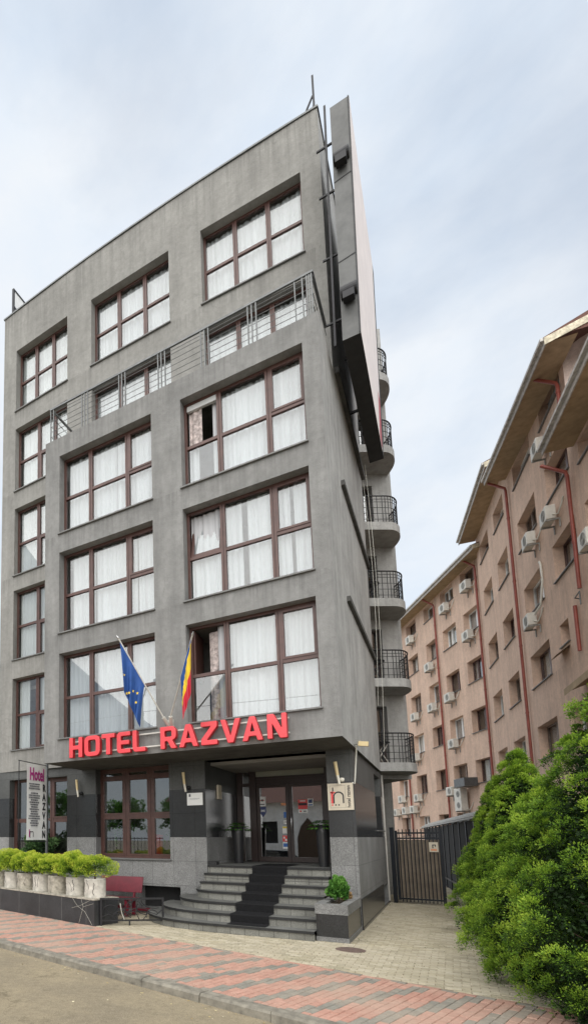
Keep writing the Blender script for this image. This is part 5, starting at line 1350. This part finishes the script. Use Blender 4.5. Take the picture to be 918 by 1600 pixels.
# small fixtures on the wall: canopy hood over the small window
s = MB(); s.add([FP2(-11.15, 0, 8.0), FP2(-10.3, 0, 8.0), FP2(-10.3, .35, 7.72), FP2(-11.15, .35, 7.72)], [(0, 1, 2, 3)]); s.add([FP2(-11.15, 0, 7.97), FP2(-10.3, 0, 7.97), FP2(-10.3, .35, 7.69), FP2(-11.15, .35, 7.69)], [(0, 1, 2, 3)]); s.build('vent_hood', M['eave'], apt)
s = MB()
s.add([FP2(-12.0, .0, 6.55), FP2(-17, .0, 6.7), FP2(-17, .5, 6.5), FP2(-12.0, .5, 6.35)], [(0, 1, 2, 3)]); s.add([FP2(-12.0, .0, 6.48), FP2(-17, .0, 6.63), FP2(-17, .5, 6.43), FP2(-12.0, .5, 6.28)], [(0, 1, 2, 3)])
s.add([FP2(-12.0, .5, 6.2), FP2(-17, .5, 6.35), FP2(-17, .5, 6.55), FP2(-12.0, .5, 6.4)], [(0, 1, 2, 3)]); o = s.build('porch_roof', M['eave'], apt)
# air conditioners: one prototype per heading, then copies
def ac_proto(fr, label, x, z, w=.72, h=.5, dp=.28, tall=False):
    p = fr(x, .1, z)
    t = thing('air_conditioner', label, 'air conditioner', p, 'air conditioner units on the pink block')
    s = MB(); s.box(fr, x - w / 2, x + w / 2, .1, .1 + dp, z, z + h); s.build('casing', M['ac'], t, bevel=.02)
    for k in range(2 if tall else 1):
        s = MB(); zc = z + h * ((k + .5) / (2 if tall else 1)); rr = .2
        cx = x - .08
        for q in (.17, .12, .07):
            s.tube([fr(cx + q * math.cos(a), .1 + dp + .006, zc + q * math.sin(a)) for a in np.linspace(0, 2 * PI, 20)], .008, 5, cap=False)
        s.add([fr(cx +   .175 * math.cos(a), .1 + dp + .003, zc + .175 * math.sin(a)) for a in np.linspace(0, 2 * PI, 22, endpoint=False)], [tuple(range(22))]); s.build('fan_grille', M['ac_dark'], t)
    for q in (-.28, .28):
        s = MB(); s.box(fr, x + q - .02, x + q + .02, .01, .1 + dp, z - .05, z - .004); s.box(fr, x + q - .02, x + q + .02, .01, .04, z - .3, z - .05)
        s.build('bracket', M['ac_dark'], t)
    s = MB(); s.tube([fr(x - w / 2, .2, z + .12), fr(x - w / 2 - .14, .1, z + .05), fr(x - w / 2 - .3, .03, z + .3), fr(x - w / 2 - .42, .015, z + .45)], .022, 6); s.build('hose', M['cable'], t)
    return t
def ac_copy(src, fr, x, z, x0, z0, label):
    d = Vector(fr(x, .1, z)) - Vector(fr(x0, .1, z0))
    r = src.copy(); COL.objects.link(r); r.location = src.location + d; r['label'] = label
    for ch in list(src.children):
        c = ch.copy(); COL.objects.link(c); c.parent = r
    return r
A1 = [(5.53, 15.05, 'air conditioner under the leftmost top floor window of the far wing'), (.24, 15.1, 'air conditioner under the eave between the two right downpipes, top row left'), (-2.44, 15.25, 'air conditioner under the top floor window just left of the inner corner downpipe'),
      (2.87, 12.35, 'air conditioner below the second column fourth floor window, left of a red downpipe'), (-2.22, 12.55, 'air conditioner below the wide fourth floor window beside the inner corner'), (2.84, 9.75, 'air conditioner under the window with a tilted white sash, third floor'), (.46, 9.8, 'air conditioner right of the red downpipe on the third floor'), (5.62, 9.75, 'leftmost air conditioner on the third floor beside the far downpipe'),
      (5.92, 7.05, 'leftmost air conditioner on the second floor'), (.43, 7.08, 'air conditioner with long thin hose on the second floor, right of the red downpipe'), (6.05, 4.35, 'air conditioner with white pipe looping up, first floor left'), (1.13, 4.4, 'air conditioner beside the tall twin fan unit above the carport'),
      (8.94, 4.45, 'small air conditioner above the cluster of three low units at the far left'), (10.14, 3.55, 'leftmost of the three low air conditioners above the gate'), (8.4, 3.6, 'middle of the three low air conditioners above the gate'), (6.9, 3.62, 'rightmost of the three low air conditioners above the gate')]
p = ac_proto(FP1, A1[0][2], *A1[0][:2])
for x, z, lab in A1[1:]: ac_copy(p, FP1, x, z, A1[0][0], A1[0][1], lab)
ac_proto(FP1, 'tall twin fan air conditioner unit above the carport roof', -.05, 3.45, .8, 1.25, .34, True)
t = thing('metal_duct_box', 'grey metal box unit sticking out above the tall twin fan air conditioner', 'ventilation box', FP1(-.95, .1, 4.75))
s = MB(); s.box(FP1, -1.6, -.4, .05, .7, 4.72, 5.18); s.build('casing', M['rail'], t); s = MB(); s.box(FP1, -.398, -.38, .12, .62, 4.78, 5.12); s.build('louvre', M['ac_dark'], t)
A2 = [(-11.0, 14.55, 'air conditioner hanging under the eave of the near block top floor'), (-11.2, 12.05, 'air conditioner right of the fourth floor window on the near block'), (-9.0, 12.3, 'air conditioner below the fourth floor window on the near block'), (-8.2, 9.6, 'lowest air conditioner on the near block with a white hose looping round the window'), (-14.15, 9.8, 'air conditioner cut by the right picture edge beside the near downpipe')]
p = ac_proto(FP2, A2[0][2], *A2[0][:2], w=.66, h=.46, dp=.27)
for x, z, lab in A2[1:]: ac_copy(p, FP2, x, z, A2[0][0], A2[0][1], lab)
s = MB(); s.tube([FP2(-8.7, .2, 9.9), FP2(-9.1, .1, 10.1), FP2(-9.35, .05, 10.9), FP2(-9.3, .05, 11.5), FP2(-9.2, .05, 11.62)], .035, 6); s.origin = FP2(-9, .1, 10)
tag(s.build('cable', M['cable']), 'white insulated hose curving up beside the near block window to its lintel', 'hose')

# ================================================================== thuja hedge on the right
HG = 'thuja trees along the alley'
thuja('thuja_tree', (2.6, 4.6, 0), 3.35, .66, 51, 'farthest thuja of the row, slim pointed top in front of the salmon wall', HG)
thuja('thuja_tree', (2.6, 2.7, 0), 2.55, .82, 52, 'second farthest thuja, bright flank bulging over the alley paving', HG)
thuja('thuja_tree', (2.76, .9, 0), 3.62, .84, 53, 'third thuja with the tall rounded top left of the gap in the row', HG)
thuja('thuja_tree', (2.75, -.6, 0), 2.45, .86, 56, 'short dark thuja below the gap in the row', HG)
thuja('thuja_tree', (2.82, -2.05, 0), 2.7, .97, 54, 'fifth thuja from the far end, broad and dark, nearest but one', HG)
thuja('thuja_tree', (3.12, -3.5, 0), 4.5, 1.12, 55, 'nearest and tallest thuja, cut off by the right picture edge', HG, lean=(.5, .25))

# ================================================================== across the street (seen only in the window reflections)
fs = thing('street_house', 'low pale house with brown tiled roof reflected in the entrance door glass', 'house', (-8, -17, 0))
FO = Fr((-9, -16.5), (1, 0), (0, 1))
s = MB(); wall(s, FO, -3.5, 6, -.1, 4.4, [(-2, -.9, 1.6, 3.0, .2), (.4, 1.5, 1.6, 3.0, .2)], .2); s.box(FO, -3.5, 6, -6, -.3, -.1, 4.4); s.build('wall', plain('pale_plaster', (.88, .87, .83), .9, 0, .2, 2), fs)
s = MB(); s.add([FO(-4, .5, 4.2), FO(6.5, .5, 4.2), FO(6.5, -3, 6.6), FO(-4, -3, 6.6)], [(0, 1, 2, 3)]); s.add([FO(-4, -6.5, 4.2), FO(6.5, -6.5, 4.2), FO(6.5, -3, 6.6), FO(-4, -3, 6.6)], [(0, 1, 2, 3)]); s.build('roof', M['rooftile'], fs)
s = MB(); s.prism([(2.7, 0), (4.0, 0), (4.0, 2.0), (3.75, 2.7), (3.35, 3.2), (2.95, 2.7), (2.7, 2.0)], lambda x, y, a: FO(x, a, y), .002, .06); s.build('door', M['bark'], fs)
for a in (-2, .4):
    s = MB(); s.box(FO, a, a + 1.1, -.25, -.15, 1.6, 3.0); s.build('window', M['dark'], fs)
fs = thing('garden_wall', 'yellow plastered garden wall with iron bars reflected in the ground floor windows', 'wall', (-18, -15, 0))
s = MB(); s.box(WORLD, -27, -12.8, -15.2, -15, -.1, .9); s.build('base', M['green_band'], fs)
s = MB(); s.box(WORLD, -27, -12.8, -15.12, -15.08, 1.9, 1.95)
for x in np.arange(-27, -12.8, .25): s.box(WORLD, x - .012, x + .012, -15.112, -15.088, .9, 2.0)
s.build('bars', M['iron'], fs)
for i, (x, y, h) in enumerate(((-17, -18, 3.2), (-22.5, -19, 4.0), (-13.2, -19.25, 3.4))):
    t = thing('garden_tree', ['round garden tree reflected behind the bars, middle one', 'tallest round garden tree reflected at the left window', 'round garden tree next to the reflected house'][i], 'tree', (x, y, 0), 'reflected garden trees')
    s = MB(); s.tube([(x, y, -.1), (x, y, h)], [.14, .08], 8); s.build('trunk', M['bark'], t)
    bush_leaves((x, y, h), (1.5, 1.5, 1.3), 4200, .09, 200 + i, mat=M['midleaf'], parent=t, lump=.35, name='crown')
t = thing('lamp_post', 'tall street lamp post reflected in the left front bay windows', 'street lamp', (-10.2, -11.2, 0))
s = MB(); s.tube([(-10.2, -11.2, 0), (-10.2, -11.2, 8.6)], [.11, .08], 10); s.build('post', M['concrete_dirty'], t)
s = MB(); s.tube([(-10.2, -11.2, 8.5), (-9.7, -10.7, 9.0), (-8.9, -10.1, 9.1)], .03, 8); s.beam((-8.95, -10.13, 9.08), (-8.5, -9.8, 9.04), .22, .1); s.build('lamp_arm', M['rail'], t)
s = MB(); s.tube([(-40, -11.2, 8.0), (-25, -11.2, 7.7), (-10.2, -11.2, 8.0), (5, -12.2, 7.6), (20, -13, 8)], .012, 5); s.origin = (-10.2, -11.2, 8)
tag(s.build('overhead_wire', M['iron']), 'black overhead wire reflected across the lowest front windows', 'wire')
# parked car on the far side, mirrored in the door
t = thing('parked_car', 'dark blue parked car reflected low in the entrance door glass', 'car', (-6.6, -12.6, -.12))
prof = [(-2.1, .25), (2.1, .25), (2.15, .6), (2.0, .8), (1.2, .9), (.65, 1.35), (-.9, 1.4), (-1.55, .95), (-2.1, .88)]
FC = Fr((-6.6, -12.6), SS, SN)
s = MB(); s.prism(round_poly(prof, .18), lambda x, y, a: FC(x, a, y - .12), -.8, .8); s.build('body', M['car'], t, bevel=.08)
s = MB(); s.prism(round_poly([(1.0, .93), (.58, 1.28), (-.82, 1.32), (-1.3, .97)], .06), lambda x, y, a: FC(x, a, y - .12), -.808, .808); s.build('side_window', M['glass_dim'], t)
for x in (-1.35, 1.35):
    for o_ in (-.7, .7):
        s = MB(); s.tube([FC(x, o_ - .1, .2), FC(x, o_ + .12, .2)], .32, 20); s.build('wheel', M['tyre'], t)

# ================================================================== light, sky, camera
w = bpy.data.worlds.new('World'); sc.world = w; w.use_nodes = True
nt = w.node_tree; bg = nt.nodes['Background']
SUN_EL, SUN_AZ = R(47), R(164)          # azimuth measured clockwise from +Y
sky = N(nt, 'ShaderNodeTexSky'); sky.sky_type = 'NISHITA'; sky.sun_disc = False; sky.sun_elevation = SUN_EL; sky.sun_rotation = SUN_AZ
sky.air_density = 1.0; sky.dust_density = 1.5; sky.ozone_density = 1.2
STR = .12
tc = N(nt, 'ShaderNodeTexCoord')
mp = N(nt, 'ShaderNodeMapping'); mp.inputs['Scale'].default_value = (1.3, 1.3, 2.6); mp.inputs['Location'].default_value = (.4, .15, .2); nt.links.new(tc.outputs['Generated'], mp.inputs['Vector'])
n1 = noise_tex(nt, 1.5, 8, .55, mp.outputs[0]); n1.inputs['Distortion'].default_value = .2
r1 = ramp(nt, [(.33, (.4,) * 3), (.58, (.98,) * 3)]); nt.links.new(n1.outputs['Fac'], r1.inputs[0])
n2 = noise_tex(nt, 2.4, 7, .6, mp.outputs[0])
r2 = ramp(nt, [(.3, tuple(x / STR for x in (.78, .87, .98))), (.7, tuple(x / STR for x in (.93, .955, .985)))]); nt.links.new(n2.outputs['Fac'], r2.inputs[0])
# keep the clear sky patches pale as well
sk = mixc(nt, sky.outputs[0], tuple(x / STR for x in (.66, .8, .985)), .55)
c = mixc(nt, sk, r2.outputs[0], r1.outputs[0])
nt.links.new(c, bg.inputs['Color']); bg.inputs['Strength'].default_value = STR

sun = bpy.data.lights.new('sun', 'SUN'); sun.energy = 4.3; sun.angle = R(100); sun.color = (1, .96, .9)
so = bpy.data.objects.new('sun', sun); COL.objects.link(so)
dv = Vector((math.sin(SUN_AZ) * math.cos(SUN_EL), math.cos(SUN_AZ) * math.cos(SUN_EL), math.sin(SUN_EL)))
so.rotation_euler = dv.to_track_quat('Z', 'Y').to_euler(); so.location = (0, -20, 40)

cam = bpy.data.cameras.new('camera'); co = bpy.data.objects.new('camera', cam); COL.objects.link(co); sc.camera = co
co.location = (1.716, -11.85, 2.0)
co.rotation_euler = (R(90 + 6.682), 0, R(34.286))
cam.sensor_fit = 'VERTICAL'; cam.sensor_height = 36; cam.sensor_width = 36
cam.lens = 866.77 / 1600 * 36
cam.shift_x = (459 - 110) / 1600; cam.shift_y = (1206.45 - 800) / 1600
cam.clip_start = .05; cam.clip_end = 1000
sc.view_settings.view_transform = 'Standard'; sc.view_settings.look = 'None'; sc.view_settings.exposure = 0
sc.cycles.max_bounces = 8; sc.cycles.transparent_max_bounces = 12
